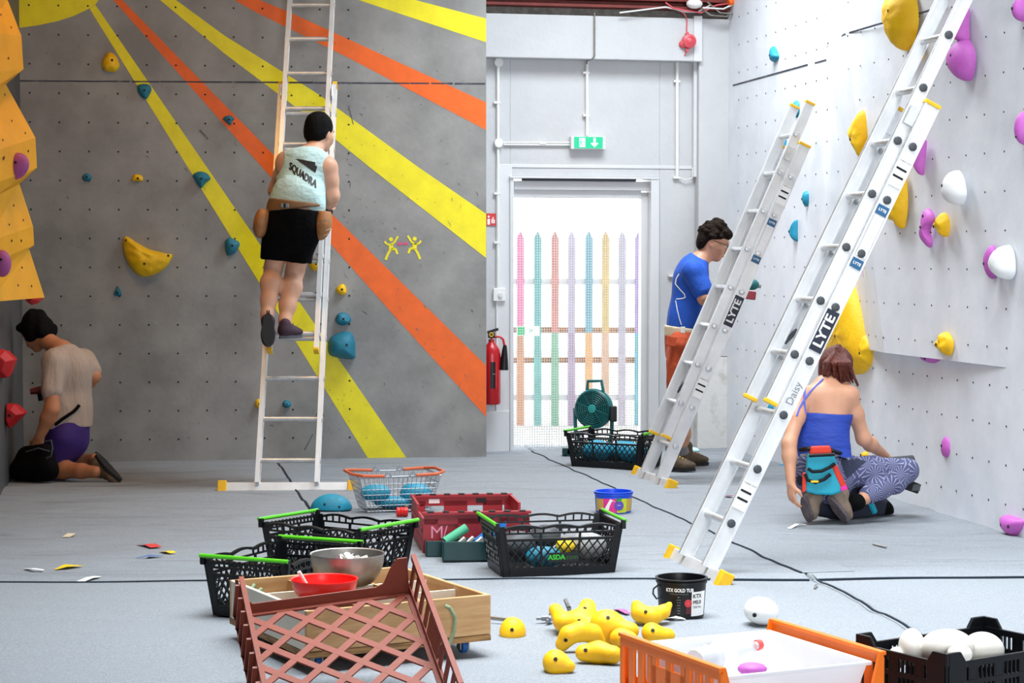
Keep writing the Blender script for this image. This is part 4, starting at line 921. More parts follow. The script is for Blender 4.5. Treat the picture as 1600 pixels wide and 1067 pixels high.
# ---- green jobsite fan by the door
fn = Vector((.60, 14.12, 0)); fan = thing('jobsite_fan', 'round teal green cordless fan by the doorway', 'fan', fn)
fc = fn + Vector((-.02, 0, .33)); fax = Vector((-.42, -.9, .05)).normalized(); fu, fw = orth(fax)
MB().lathe([(.001, -.09), (.10, -.09), (.125, -.05), (.14, -.03), (.145, 0), (.14, .02), (.128, .03), (.126, .0), (.001, -.005)], fc, fax, 36).build('housing', 'tealp', fan, smooth=True)
gr = MB()
for r in (.03, .045, .06, .075, .09, .105, .12): gr.tube([fc + fax * .03 + (fu * math.cos(k * math.pi / 14) + fw * math.sin(k * math.pi / 14)) * r for k in range(28)], .0028, 5, closed=True)
for k in range(10): d = fu * math.cos(k * math.pi / 5) + fw * math.sin(k * math.pi / 5); gr.tube([fc + fax * .029 + d * .02, fc + fax * .027 + d * .13], .003, 5)
gr.build('grille', 'tealp', fan, smooth=True, kind='stuff')
MB().lathe([(.001, 0), (.03, 0), (.03, .006), (.001, .010)], fc + fax * .03, fax, 18).build('hub', mat('hub_teal', '2f9a94', .4), fan, smooth=True)
for k in range(4):
    d = fu * math.cos(k * math.pi / 2 + .4) + fw * math.sin(k * math.pi / 2 + .4); e = fax.cross(d); MB().prism([fc + d * .02, fc + d * .11 - e * .03, fc + d * .115 + e * .035 + fax * .015], fax * .003).build('blade', 'dgreen', fan)
hd = fw if fw.z > .5 else (-fw if fw.z < -.5 else fu); hd = Vector((0, 0, 1)); sd = Vector((.9, -.42, 0))
MB().tube([fc + hd * .13 - sd * .05, fc + hd * .195 - sd * .045, fc + hd * .2 + sd * .06, fc + hd * .12 + sd * .075], .012, 8).build('carry_handle', 'tealp', fan, smooth=True)
for s in (-1, 1): MB().tube([fc + sd * .145 * s + Vector((0, 0, 0)), fc + sd * .14 * s + Vector((0, 0, -.16)), fn + sd * .10 * s + Vector((0, 0, .05))], .014, 8).build('yoke_arm', 'tealp', fan, smooth=True)
MB().box(fc + sd * .15 + Vector((.0, -.02, -.03)), (.05, .06, .11)).build('battery', 'black', fan, bevel=.006)
MB().box(fn + Vector((-.05, -.02, .032)), (.34, .2, .06)).build('base', 'tealp', fan, bevel=.012); MB().box(fn + Vector((-.215, -.06, .035)), (.06, .12, .05)).build('battery_dock', 'dgreen', fan, bevel=.006)

# ---- things fixed round the door
es = thing('exit_sign', 'lit green emergency exit sign above the door', 'sign', DW.px(919, 235, .01))
def dplate(name, x0, x1, y0, y1, w0, w1, m, parent, bev=.003): mb = MB(); dbox(mb, x0, x1, y0, y1, w0, w1); return mb.build(name, m, parent, bevel=bev)
dplate('sign_housing', 892, 946, 213, 233, .002, .06, 'gloss', es); ef = dplate('sign_face', 897, 941.5, 213.5, 231.5, .06, .063, 'exitg', es, 0)
ew = 'exitw'; dplate('door_pictogram', 905, 914, 215.5, 229.5, .063, .0645, ew, es, 0)
man = MB()
q = lambda x, y: DW.px(x, y, .066)
man.lathe([(.008, 0), (.008, .001)], q(908, 217.5), DW.n, 8)
for a, b, w in (((908, 220), (907.5, 224.5), .014), ((907.5, 224), (904.5, 229), .007), ((908, 224), (911, 228.5), .007), ((908, 220.5), (911.5, 223), .006), ((908, 220.5), (904.5, 222), .006)): man.beam(q(*a), q(*b), w, .001, DW.n)
man.build('running_figure', mat('exit_mid', '5fd2b0', .4, emit=.6), es)
ar = MB(); ar.beam(q(929, 215.5), q(929, 224), .016, .001, DW.n); ar.poly([q(923, 223.5), q(935, 223.5), q(929, 230)]); ar.build('down_arrow', ew, es)
al = thing('fire_alarm', 'round red fire alarm sounder hanging from a red cable high right of the door', 'alarm', DW.px(1073, 80, .12))
MB().lathe([(.001, 0), (.05, 0), (.052, .012), (.045, .03), (.05, .034), (.05, .045), (.03, .055), (.028, .05), (.012, .06), (.001, .062)], DW.px(1075, 65, .125), DW.n, 28).build('sounder', 'alarm', al, smooth=True); MB().ball(DW.px(1068, 69, .135), (.035, .02, .03)).build('base_lobe', 'alarm', al, smooth=True)
for y in (53.5, 79): MB().lathe([(.011, 0), (.013, .03)], DW.px(1072.5, y, .125), DW.n, 12).build('cable_gland', 'alarm', al, smooth=True)
MB().tube([DW.px(x, y, .128) for x, y in ((1046, 12), (1060, 16), (1070, 22), (1073.5, 32), (1073, 44), (1073, 54))] , .0045, 6).build('supply_cable', 'alarm', al, smooth=True); MB().tube([DW.px(1072, 80, .128), DW.px(1071, 86, .128), DW.px(1059, 92, .06), DW.px(1058, 95, .02)], .0045, 6).build('tail_cable', 'alarm', al, smooth=True)
cb2 = thing('cable_bundle', 'tangle of loose cables along the roof beam over the pier', 'cable', DW.px(1130, 15, .1))
for i, (pts, m) in enumerate((([(968, 20), (1040, 11), (1070, 18), (1090, 19), (1110, 8)], 'conduit'), ([(1040, 4), (1052, 13), (1095, 20), (1120, 8), (1150, 4)], 'alarm'), ([(1090, 8), (1110, 24), (1135, 26), (1160, 6)], 'dust'), ([(1105, 3), (1125, 20), (1150, 22), (1168, 6)], 'dust'), ([(1098, 12), (1130, 14), (1165, -2)], 'conduit'))):
    MB().tube([DW.px(x, y, .17 + .01 * i) for x, y in pts], .006, 6).build('cable', m, cb2, smooth=True)
MB().ball(DW.px(1085, 6, .2), (.06, .05, .035)).build('wrapped_sleeve', 'paper', cb2, smooth=True)
MB().tube([DW.px(x, y, .2) for x, y in ((1138, 4), (1150, 1), (1175, -4))], .03, 10).build('striped_hose', 'oray', cb2, smooth=True)
# extinguisher and its sign
ex = thing('fire_extinguisher', 'red fire extinguisher with a black horn hanging beside the door', 'extinguisher', DW.px(771, 632, .1))
e0 = DW.px(768, 632, .12); s_ = 1 / 215
MB().lathe([(.001, 0), (.06, .003), (.066, .015), (.066, .36), (.06, .40), (.035, .435), (.022, .45), (.022, .47), (.001, .472)], e0, (0, 0, 1), 30).build('cylinder', 'exting', ex, smooth=True)
for a0, a1, z0_, z1_, m in ((-.1, .45, .12, .31, 'black'), (.45, .62, .12, .31, 'redp')):
    L = []
    for i in range(9): a = a0 + (a1 - a0) * i / 8; L.append([e0 + Vector((r * math.sin(a), -r * math.cos(a), z)) for r, z in ((.0675, z0_), (.0675, z1_), (.066, z1_), (.066, z0_))])
    MB().loft(L).build('rating_label', m, ex)
text('lettering', '---', .02, e0 + Vector((.018, -.0685, .225)), (1, .1, 0), (0, 0, 1), 'textw', ex)
MB().tube([e0 + Vector(v) for v in ((0, 0, .47), (.0, 0, .485), (.06, -.01, .492), (.085, -.01, .47), (.095, -.01, .42))], .009, 8).build('hose', 'redp', ex, smooth=True); MB().lathe([(.012, 0), (.018, -.03), (.03, -.12), (.036, -.18), (.032, -.18), (.001, -.1)], e0 + Vector((.097, -.01, .43)), (.05, 0, 1), 18).build('discharge_horn', 'black', ex, smooth=True)
MB().box(e0 + Vector((.0, -.01, .5)), (.05, .03, .04)).build('valve', 'black', ex, bevel=.004); MB().beam(e0 + Vector((-.03, -.02, .52)), e0 + Vector((.05, -.02, .545)), .02, .012, (0, -1, 0)).build('squeeze_grip', 'black', ex); MB().tube([e0 + Vector((.0 + .014 * math.cos(k), -.035, .505 + .014 * math.sin(k))) for k in range(6)], .004, 6, closed=True).build('safety_pin', 'ycap', ex, smooth=True)
fs_ = thing('fire_sign', 'small red fire extinguisher sign on the wall left of the door', 'sign', DW.px(768, 344, .005)); dplate('sign_plate', 757, 776, 334, 353, .004, .008, 'redp', fs_, 0); sgm = MB(); sgm.beam(DW.px(763.5, 342, .0095), DW.px(763.5, 351, .0095), .018, .001, DW.n); sgm.beam(DW.px(763.5, 337, .0095), DW.px(763.5, 340, .0095), .012, .001, DW.n); sgm.build('bottle_pictogram', 'labelw', fs_); fm = MB()
for x, h in ((768.5, 7), (770.5, 10), (772.5, 6)): fm.beam(DW.px(x, 349, .0095), DW.px(x, 349 - h, .0095), .006, .001, DW.n)
fm.build('flame_pictogram', 'labelw', fs_)

# ---- bits on the floor
def strip(name, label, cat, pts, w, m):
    L = []; P = [fl(*p) for p in pts]
    for i, p in enumerate(P):
        d = (P[min(i + 1, len(P) - 1)] - P[max(i - 1, 0)]).normalized(); q = Vector((-d.y, d.x, 0)) * (w[i] if isinstance(w, (list, tuple)) else w); z = hz(p.x, p.y) + .004 + .012 * math.sin(i * 1.9) ** 2; L.append([p + q + Vector((0, 0, z)), p - q + Vector((0, 0, z)), p - q + Vector((0, 0, z - .0015)), p + q + Vector((0, 0, z - .0015))])
    tag(center_origin(MB().loft(L).build(name, m)), label, cat, 'scraps of tape on the mats')
strip('tape_scrap', 'thin white tape scrap at far left of the mats', 'tape', [(40, 888), (52, 891), (68, 891)], .012, 'tapew'); strip('tape_scrap', 'yellow tape scrap on the left mats just above the dark joint', 'tape', [(86, 889), (100, 888), (116, 884)], [.008, .02, .05], 'tapey')
strip('tape_scrap', 'longer white tape scrap touching the dark mat joint', 'tape', [(124, 909), (140, 906), (153, 902)], .018, 'tapew'); strip('tape_scrap', 'red tape scrap on the left mats', 'tape', [(222, 850), (234, 853), (244, 856)], .03, 'taper'); strip('tape_scrap', 'small yellow tape scrap beside the red and blue ones', 'tape', [(255, 860), (264, 863), (271, 864)], .02, 'tapey'); strip('tape_scrap', 'blue tape scrap with a thin tail', 'tape', [(212, 873), (230, 873), (244, 870)], [.006, .008, .04], 'tapeb')
strip('tape_scrap', 'faint pink tape scrap on the shaded left mats', 'tape', [(103, 839), (112, 834)], .02, 'webbing'); strip('tape_scrap', 'tiny pink tape scrap on the mats beside the long ladder', 'tape', [(1136, 775), (1142, 777)], .02, 'tapep'); strip('tape_scrap', 'pale tape scrap near the kneeling woman', 'tape', [(1233, 826), (1246, 822), (1258, 821)], .012, 'tapew'); strip('tape_scrap', 'little dark scrap on the near right mat', 'tape', [(1273, 920), (1275, 917), (1277, 915)], .005, 'scuff')
strip('tape_scrap', 'purple ended white tape strip beside the yellow floor holds', 'tape', [(966, 950), (972, 955), (982, 958)], [.02, .015, .012], 'dpurple'); strip('tape_scrap', 'white tape strip lying by the foot of the black screw tub', 'tape', [(1040, 966), (1052, 970), (1068, 969)], .022, 'tapew')
tag(center_origin(MB().tube([fl(1364, 850, .006), fl(1385, 855, .006)], .005, 6).build('screw', 'steel', smooth=True)), 'single steel screw lying on the mats at right', 'screw'); tag(center_origin(MB().tube([fl(766, 965, .012), fl(800, 969, .012)], .008, 8).build('metal_rod', 'steel', smooth=True)), 'short metal rod beside the plywood trolley box', 'rod')
# keys / bits bundle beside the yellow holds
def tl(px, py, z=.015): return fl(px, py, z)
tw = thing('ratchet_key', 'metal ratchet with a dark handle standing behind the yellow floor holds', 'tool', tl(890, 968, 0))
MB().tube([tl(890, 958, .02), tl(889, 950, .04)], .008, 8).build('shaft', 'steel', tw, smooth=True); MB().tube([tl(889, 950, .04), tl(884, 938, .055)], .0095, 8).build('handle', 'scuff', tw, smooth=True); MB().ball(tl(892, 960, .02), (.03, .02, .014)).build('head', 'steel', tw, smooth=True)
for i, (x, y, a) in enumerate(((850, 966, .2), (858, 968, 1.2), (866, 962, 2.0), (875, 964, .5), (882, 968, 1.0), (893, 963, .3), (900, 966, 2.6), (908, 962, .9), (927, 957, 1.4), (932, 960, .2))):
    p = tl(x, y, .012); d = Vector((math.cos(a), math.sin(a), 0)) * .03; tag(center_origin(MB().tube([p - d, p - d * .3, p - d * .3, p + d], [.006, .006, .01, .01], 8).build('socket_bit', 'chrome', smooth=True)), 'small chrome bolt in the scatter behind the yellow floor holds', 'bolt', 'bolts scattered behind the yellow holds')

# ================================================================== CLIMBING HOLDS
SH = dict(
 egg=[(0, 1), (.5, .85), (.85, .4), (1, -.1), (.85, -.6), (.45, -.95), (0, -1), (-.45, -.95), (-.85, -.6), (-1, -.1), (-.85, .4), (-.5, .85)],
 drop=[(-.1, 1), (.45, .75), (.85, .2), (1, -.45), (.55, -.95), (-.1, -1), (-.7, -.85), (-1, -.4), (-.9, .2), (-.55, .75)],
 fan=[(-1, .55), (-.5, .95), (.1, 1), (.7, .7), (1, .1), (.5, -.35), (0, -1), (-.35, -.7), (-.75, 0)],
 shield=[(-.9, .9), (0, 1), (.8, .75), (1, .1), (.55, -.6), (.15, -1), (-.3, -.85), (-.85, -.2), (-1, .4)],
 half=[(1, 1), (.45, .85), (-.2, .5), (-.8, 0), (-1, -.35), (-.6, -.7), (.1, -.95), (1, -1), (1.02, 0)],
 halfr=[(-1, 1), (-.45, .85), (.2, .5), (.8, 0), (1, -.35), (.6, -.7), (-.1, -.95), (-1, -1), (-1.02, 0)],
 blade=[(.8, 1), (1, .2), (.95, -.6), (.75, -1), (.2, -.75), (-.5, -.15), (-1, .5), (-.4, .75), (.2, .92)],
 lens=[(.5, 1), (.9, .55), (1, -.1), (.65, -.65), (.1, -1), (-.5, -.7), (-.95, .0), (-1, .55), (-.6, .95)],
 melon=[(-.85, 1), (-.5, .75), (.0, .4), (.45, .25), (.8, .15), (1, .08), (.85, -.35), (.5, -.75), (0, -.98), (-.4, -.9), (-.8, -.35), (-1, .3), (-1, .85)],
 bone=[(0, 1), (.6, .9), (.8, .55), (.35, .1), (.3, -.3), (.75, -.6), (.6, -1), (0, -1), (-.7, -.9), (-.85, -.6), (-.4, -.15), (-.35, .25), (-.6, .6), (-.5, .92)],
 shell=[(.1, 1), (.6, .75), (1, .25), (.95, -.45), (.6, -.9), (.0, -.75), (-.6, -.35), (-1, .0), (-.7, .45), (-.3, .8)],
 wedge=[(-.2, 1), (.1, .95), (.7, .1), (1, -.7), (.6, -1), (-.4, -.95), (-1, -.7), (-.75, -.1)],
 tall=[(.65, 1), (1, .3), (1, -.35), (.6, -1), (.25, -.8), (-.1, -.75), (-.8, -.7), (-1, -.35), (-.55, .2), (.0, .7)],
 bar=[(-.9, 1), (1, .55), (.95, -.2), (.2, -1), (-.75, -.4), (-1, .2)],
)
def spline(P, n=4):
    out = []; k = len(P)
    for i in range(k):
        a, b, c, d = [Vector(P[(i + j) % k] + (0,)) for j in (-1, 0, 1, 2)]
        for t in range(n):
            t = t / n; out.append(.5 * (2 * b + (c - a) * t + (2 * a - 5 * b + 4 * c - d) * t * t + (3 * b - a - 3 * c + d) * t ** 3))
    return [(p.x, p.y) for p in out]
def hold(fr, cx, cy, w, h, shape, H, m, label, rot=0, lump=.0, seed=1, bolts=((0, 0),), group=None, off=0.0, power=2.2, name='climbing_hold', boltm='hole', surf=None):
    pts = spline(SH[shape]); ca, sa = math.cos(rot), math.sin(rot); s = F / fr.px(cx, cy, off).y
    wf = 1.0; x0 = 0
    if fr is RW: pp = H * .9 * s * .8; wf = max(.35, (w - pp) / w); x0 = w * (1 - wf) / 2
    P = [fr.px(cx + x0 + (x * ca - y * sa) * w / 2 * wf, cy - (x * sa + y * ca) * h / 2, off) for x, y in pts]; c = sum(P, Vector()) / len(P)
    R = random.Random(seed); ph = [R.uniform(0, 6.28) for _ in range(6)]; rings = []; N_ = fr.n
    ts = [1, .995, .97, .9, .8, .68, .54, .4, .26, .13, .03]
    for j, t in enumerate(ts):
        hh = H * max(0, 1 - t ** power) ** (1 / power) if j else -.002; r = []
        for i, p in enumerate(P):
            d = p - c; q = c + d * (t + (0 if t < .9 else 0)); a = d.dot(fr.u) * 60; b = d.z * 60
            bump = lump * (math.sin(a * t * 1.3 + ph[0] + 1.4 * math.sin(b * t * .9 + ph[1])) + math.sin(b * t * 1.7 + ph[2] + math.sin(a * t + ph[3]))) * (1 if 0 < j else 0) * min(1, (1 - t) * 8)
            r.append(q + N_ * (hh + bump))
        rings.append(r)
    root = MB().loft(rings).build(name, m, smooth=True, sharp=55)
    tag(root, label, 'hold', group); center_origin(root)
    bvh = None
    for bx, by in bolts:
        o = fr.px(cx + x0 + bx * w / 2 * wf, cy - by * h / 2, off); tt = max(abs(bx), abs(by)); hgt = H * max(0, 1 - min(.98, tt) ** power) ** (1 / power)
        q = MB().lathe([(.0085, 0), (.0085, .003), (.004, .0032)], o + N_ * (hgt + abs(lump) * .3 - .001), N_, 10).build('bolt_hole', boltm, root)
    return root
g1, g2 = 'holds on the grey wall', 'holds on the white wall'
# grey wall
for a in ((173, 97, 27, 31, 'drop', .07, 'yellow', 'yellow hold highest on the grey wall, left of the thin yellow ray', 0, .002, ((.25, .1),)),
          (226, 143, 22, 24, 'shield', .05, 'teal', 'teal shield shaped hold on the thin yellow ray just below the marker line', .1, 0, ((0, .1),)),
          (358, 188, 18, 15, 'fan', .04, 'teal', 'small teal hold on the orange ray left of the tall ladder', .3, 0, ((.0, .1),)),
          (136, 277, 15, 12, 'egg', .03, 'teal', 'tiny teal hold at the far left of the grey wall', 0, 0, ((0, 0),)),
          (214, 279, 18, 14, 'shell', .035, 'yellow', 'small yellow hold above the big yellow one on the grey wall', .5, 0, ((.2, 0),)),
          (315, 281, 28, 26, 'fan', .06, 'teal', 'teal fan shaped hold on the edge of the thin yellow ray', 0, 0, ((0, .1),)),
          (231, 401, 77, 63, 'melon', .12, 'yellow', 'big lumpy yellow half moon hold on the grey wall', 0, .004, ((-.1, -.35), (-.85, .8), (.85, .05))),
          (363, 384, 24, 27, 'shield', .06, 'teal', 'teal hold beside the thin yellow ray left of the ladder', 1.8, 0, ((0, 0),)),
          (184, 455, 13, 15, 'wedge', .03, 'teal', 'tiny teal hold below the big yellow one on the grey wall', 0, 0, ((0, -.3),)),
          (494, 411, 22, 24, 'egg', .06, 'yellow', 'round yellow hold right of the climber\'s knees', 0, .001, ((-.05, -.1),)),
          (438, 409, 14, 18, 'egg', .05, 'yellow', 'yellow hold glimpsed between the climber\'s legs', 0, .001, ((0, 0),)),
          (534, 452, 17, 17, 'drop', .05, 'yellow', 'small yellow hold below right of the climber', -.4, .001, ((0, 0),)),
          (536, 498, 25, 20, 'egg', .05, 'teal', 'knobbly teal hold just above the big teal one', .2, .003, ((0, 0),)),
          (538, 542, 54, 45, 'shell', .13, 'teal', 'big smooth teal hold beside the lower ladder', 2.2, 0, ((.1, .2),)),
          (405, 630, 14, 14, 'egg', .05, 'yellow', 'yellow hold behind the left stile of the tall ladder', 0, .001, ((.1, 0),)),
          (448, 631, 14, 12, 'egg', .05, 'teal', 'little teal hold between the ladder rungs near the floor', .2, .003, ((0, 0),)),
          (492, 184, 26, 10, 'half', .05, 'teal', 'teal hold partly hidden by the climber\'s head', .4, 0, ((0, 0),))):
    hold(GW, *a[:8], rot=a[8], lump=a[9], bolts=a[10], group=g1, seed=int(a[0]))
# white wall, right
for a in ((1404, 32, 62, 96, 'lens', .13, 'yellow', 'big yellow lens shaped hold at the top, left of the long ladder', 0, .002, ((.2, .3),), .10),
          (1434, 79, 20, 30, 'shell', .05, 'yellow', 'small yellow hold behind the long ladder, below the big yellow one', 0, .003, ((0, 0),), .095),
          (1492, 38, 44, 54, 'half', .09, 'purple', 'purple hold crossed by the long ladder near the picture top', 0, 0, ((.3, -.2),), .085),
          (1500, 97, 50, 66, 'lens', .09, 'purple', 'large purple hold right of the long ladder', .5, 0, ((0, .3), (-.5, -.1)), .085),
          (1594, 14, 26, 40, 'egg', .07, 'purple', 'purple hold cut by the right picture edge at the very top', 0, 0, ((0, 0),), .03),
          (1598, 200, 28, 54, 'egg', .07, 'purple', 'purple hold cut by the right picture edge below the top one', 0, 0, ((0, -.5),), .03),
          (1209, 84, 17, 24, 'wedge', .05, 'blue', 'blue hold highest on the far part of the white wall', .4, 0, ((0, -.2),), 0),
          (1244, 171, 13, 26, 'lens', .04, 'blue', 'blue hold between the top ends of the shorter ladder', -.3, 0, ((0, 0),), 0),
          (1225, 223, 10, 18, 'half', .03, 'blue', 'blue hold seen between stiles of the shorter ladder', 0, 0, ((0, 0),), 0),
          (1339, 218, 36, 80, 'blade', .07, 'yellow', 'yellow blade shaped hold left of the long ladder', .2, .002, ((0, 0),), .06),
          (1373, 248, 52, 118, 'blade', .08, 'yellow', 'long yellow hold seen between the stiles of the long ladder', .15, .003, ((0, 0),), .075),
          (1398, 312, 40, 90, 'tall', .08, 'yellow', 'ribbed yellow hold right of the long ladder', .0, .004, ((.3, .5),), .08),
          (1433, 238, 26, 56, 'half', .06, 'purple', 'thin purple hold peeking out right of the long ladder', -.35, 0, ((0, 0),), .085),
          (1489, 293, 42, 54, 'drop', .09, 'whold', 'smooth white hold on the right wall above the purple bone shaped one', 0, 0, ((-.2, .1),), .075),
          (1447, 355, 28, 57, 'bone', .05, 'purple', 'purple bone shaped hold on the right wall', -.25, 0, ((-.1, 0), (.1, .6)), .08),
          (1470, 352, 28, 40, 'shell', .05, 'yellow', 'yellow shell shaped hold beside the purple bone shaped one', 0, .003, ((-.5, -.1),), .075),
          (1546, 412, 24, 52, 'lens', .04, 'purple', 'purple crescent hold tucked behind the white one', .4, 0, ((-.3, 0),), .04),
          (1565, 409, 46, 52, 'drop', .10, 'whold', 'white hold overlapping a purple crescent near the right edge', -.3, 0, ((-.6, -.2),), .05),
          (1259, 311, 12, 24, 'lens', .04, 'blue', 'upper of the two small blue holds between the ladders', -.3, 0, ((-.3, 0),), 0),
          (1240, 360, 15, 33, 'half', .05, 'blue', 'lower of the two small blue holds between the ladders', 0, 0, ((-.1, -.1),), 0),
          (1321, 510, 82, 148, 'wedge', .11, 'yellow', 'huge yellow lumpy hold behind the kneeling woman\'s head', 0, .004, ((0, -.2),), .02),
          (1352, 552, 26, 52, 'lens', .06, 'yellow', 'yellow hold under the right corner of the huge one', -.5, .003, ((0, 0),), .03),
          (1473, 538, 33, 39, 'shell', .05, 'yellow', 'yellow shell hold on the lower edge of the raised panel', 0, .004, ((-.2, 0),), .065),
          (1453, 560, 38, 15, 'bar', .05, 'purple', 'purple hold under the raised panel edge', 0, 0, ((0, 0),), .0),
          (1477, 698, 18, 33, 'egg', .03, 'purple', 'oval purple hold low on the white wall right of the woman', 0, 0, ((-.2, .1),), 0),
          (1579, 821, 42, 33, 'bar', .06, 'purple', 'purple hold lowest on the white wall at the right edge', 0, 0, ((-.4, .1), (.4, -.1)), 0),
          (1204, 637, 11, 15, 'egg', .04, 'blue', 'small blue hold seen under the upper section foot of the long ladder', 0, 0, ((0, 0),), 0),
          (1221, 731, 10, 13, 'egg', .04, 'blue', 'small blue hold low on the white wall left of the woman', 0, 0, ((0, 0),), 0),
          (1351, 711, 14, 12, 'egg', .04, 'yellow', 'small yellow hold above the woman\'s thigh', 0, 0, ((0, 0),), 0)):
    hold(RW, *a[:8], rot=a[8], lump=a[9], bolts=a[10], group=g2, seed=int(a[0]), off=panoff(a[0], a[1]) - .004)
# left edge, on and under the yellow volumes
LF = Frame((lx(11.3) + .05, 11.3, 0), (-.35, -.94, 0), (.94, -.35, 0))
LF.o = at(24, 260, 11.35)
def blobhold(px, py, Y, r, m, label, seed, R=None, amp=.004):
    s = Solid(); s.ell((0, 0, 0), r, R, .02); s.wob(amp, 18, seed); o = s.build('climbing_hold', m, h=.008); o.location = at(px, py, Y); MW[o.name] = Matrix.Translation(o.location)
    MB().lathe([(.008, 0), (.008, .004)], Vector((r[0] * .15, -r[1] * .98, .02)), (0, -1, 0), 8).build('bolt_hole', 'hole', o, world=False); return tag(o, label, 'hold', 'holds on the left wall')
Rt_ = np.array(Matrix.Rotation(-.7, 3, 'Y')); blobhold(24, 260, 11.25, (.085, .05, .07), 'dpurple', 'plum coloured oval hold on the yellow volumes', 1, Rt_); blobhold(3, 411, 11.0, (.05, .05, .075), 'dpurple', 'plum coloured hold at the left picture edge beside the lowest volume', 2)
def redhold(pts, Y, label):
    P = [at(x, y, Y) for x, y in pts]; c = sum(P, Vector()) / len(P); o = MB(); o.loft([[c + (p - c) * .9 + Vector((0, .12, 0)) for p in P], P, [c + (p - c) * .55 + Vector((0, -.06, 0)) for p in P]]); o = o.build('climbing_hold', 'red', bevel=.006); center_origin(o)
    MB().lathe([(.01, 0), (.01, .004)], c + Vector((0, -.06, 0)), (0, -1, 0), 8).build('bolt_hole', 'hole', o); tag(o, label, 'hold', 'holds on the left wall')
redhold([(-22, 540), (8, 548), (22, 562), (12, 590), (-22, 592)], 11.9, 'upper red blocky hold on the left wall beside the kneeling man'); redhold([(10, 630), (22, 632), (38, 646), (14, 670), (8, 662)], 12.2, 'lower red blocky hold on the left wall beside the kneeling man'); redhold([(38, 455), (62, 458), (60, 470), (50, 477), (40, 470)], 12.0, 'dark red hold under the lowest yellow volume')

# ---- loose holds on the floor
def fsolid(name, label, cat, m, build, h=.007, group='loose yellow holds on the floor', bolts=(), bpx=()):
    s = Solid(); build(s); o = s.build(name, m, h=h)
    for p, n in bolts: MB().lathe([(.008, -.003), (.008, .003)], p, n, 10).build('bolt_hole', 'hole', o)
    if bpx:
        bvh = BVHTree.FromPolygons([v.co[:] for v in o.data.vertices], [tuple(p.vertices) for p in o.data.polygons])
        for x, y in bpx:
            hh = bvh.ray_cast(Vector((0, 0, EYE)), ray(x, y).normalized())
            if hh[0] is not None: MB().lathe([(.007, -.003), (.007, .002)], hh[0], hh[1], 10).build('bolt_hole', 'hole', o)
    return tag(o, label, cat, group)
A_ = lambda x, y, Y: at(x, y, Y)
# (each is laid out from the spot where it touches the mat)
def star(s): s.chain([A_(868, 953, 7.42), A_(880, 972, 7.36), A_(905, 972, 7.36)], [.026, .03, .036], .03); s.chain([A_(918, 948, 7.46), A_(916, 962, 7.4), A_(905, 975, 7.36)], [.032, .036, .04], .03); s.cone(A_(905, 975, 7.36), A_(930, 983, 7.32), .045, .035, .03)
fsolid('loose_hold', 'forked yellow hold standing up in the heap on the floor', 'hold', 'yfloor', star, bpx=((905, 970), (914, 950)))
def arch(s): s.chain([A_(879, 1006, 7.05), A_(889, 992, 7.05), A_(908, 986, 7.06), A_(926, 990, 7.08), A_(936, 1002, 7.09)], [.026, .031, .033, .031, .024], .02)
fsolid('loose_hold', 'arched yellow hold in front of the forked one', 'hold', 'yfloor', arch, bpx=((884, 1000),))
def hump(s): s.ell(A_(948, 974, 7.22), (.058, .055, .05), None, .02); s.chain([A_(945, 985, 7.22), A_(985, 985, 7.18)], [.045, .032], .04); s.cone(A_(945, 990, 7.2), A_(945, 998, 7.2), .03, .03); s.wob(.003, 60, 4)
fsolid('loose_hold', 'domed yellow hold in the middle of the heap', 'hold', 'yfloor', hump, bpx=((950, 965),))
def saddle(s): s.chain([A_(995, 946, 7.6), A_(1000, 958, 7.57), A_(1018, 963, 7.55), A_(1036, 956, 7.57), A_(1046, 945, 7.6)], [.022, .031, .033, .024, .013], .02)
fsolid('loose_hold', 'saddle shaped yellow hold leaning toward the black screw tub', 'hold', 'yfloor', saddle, bpx=((1009, 956),))
def lobes(s): s.ell(A_(1017, 987, 7.2), (.033, .04, .033), None, .02); s.cone(A_(1020, 992, 7.18), A_(1043, 993, 7.2), .028, .028, .03)
fsolid('loose_hold', 'two lobed yellow hold behind the orange crate', 'hold', 'yfloor', lobes, bpx=((1020, 985),))
def banana(s): s.chain([A_(912, 1020, 6.85), A_(935, 1019, 6.85), A_(958, 1023, 6.82)], [.03, .036, .032], .02)
fsolid('loose_hold', 'fat sausage shaped yellow hold left of the orange crate', 'hold', 'yfloor', banana, bpx=((915, 1016),))
def chip(s): s.ell(A_(866, 1034, 6.7), (.037, .04, .037), None, .03); s.cone(A_(872, 1036, 6.7), A_(890, 1041, 6.68), .04, .02, .03); s.cut(A_(880, 1056, 6.7), (.25, -.3, -1)); s.wob(.003, 50, 8)
fsolid('loose_hold', 'chipped wedge of a yellow hold nearest the picture bottom', 'hold', 'yfloor', chip, bpx=((868, 1030),))
def mound(s): s.ell(A_(801, 988, 7.35), (.05, .05, .055), None, .02); s.wob(.004, 45, 9); s.cut(A_(801, 995, 7.35), (0, 0, -1))
fsolid('loose_hold', 'small yellow dome hold by itself beside the plywood box', 'hold', 'yfloor', mound, bpx=((800, 984),))
def behind(s): s.ell(A_(970, 996, 7.1), (.036, .035, .03), None, .02); s.cone(A_(970, 998, 7.1), A_(985, 1000, 7.08), .028, .028, .03)
fsolid('loose_hold', 'yellow hold partly hidden behind the left end of the orange crate', 'hold', 'yfloor', behind)
def wh(s): s.ell(A_(1184, 953, 7.55), (.053, .055, .05), None, .03); s.ell(A_(1200, 957, 7.55), (.04, .05, .042), None, .04)
wo = fsolid('loose_hold', 'smooth white bean shaped hold alone on the near mats', 'hold', 'whold', wh, group='loose holds on the floor', bolts=((A_(1179, 961, 7.497), Vector((-.1, -1, -.1))),))
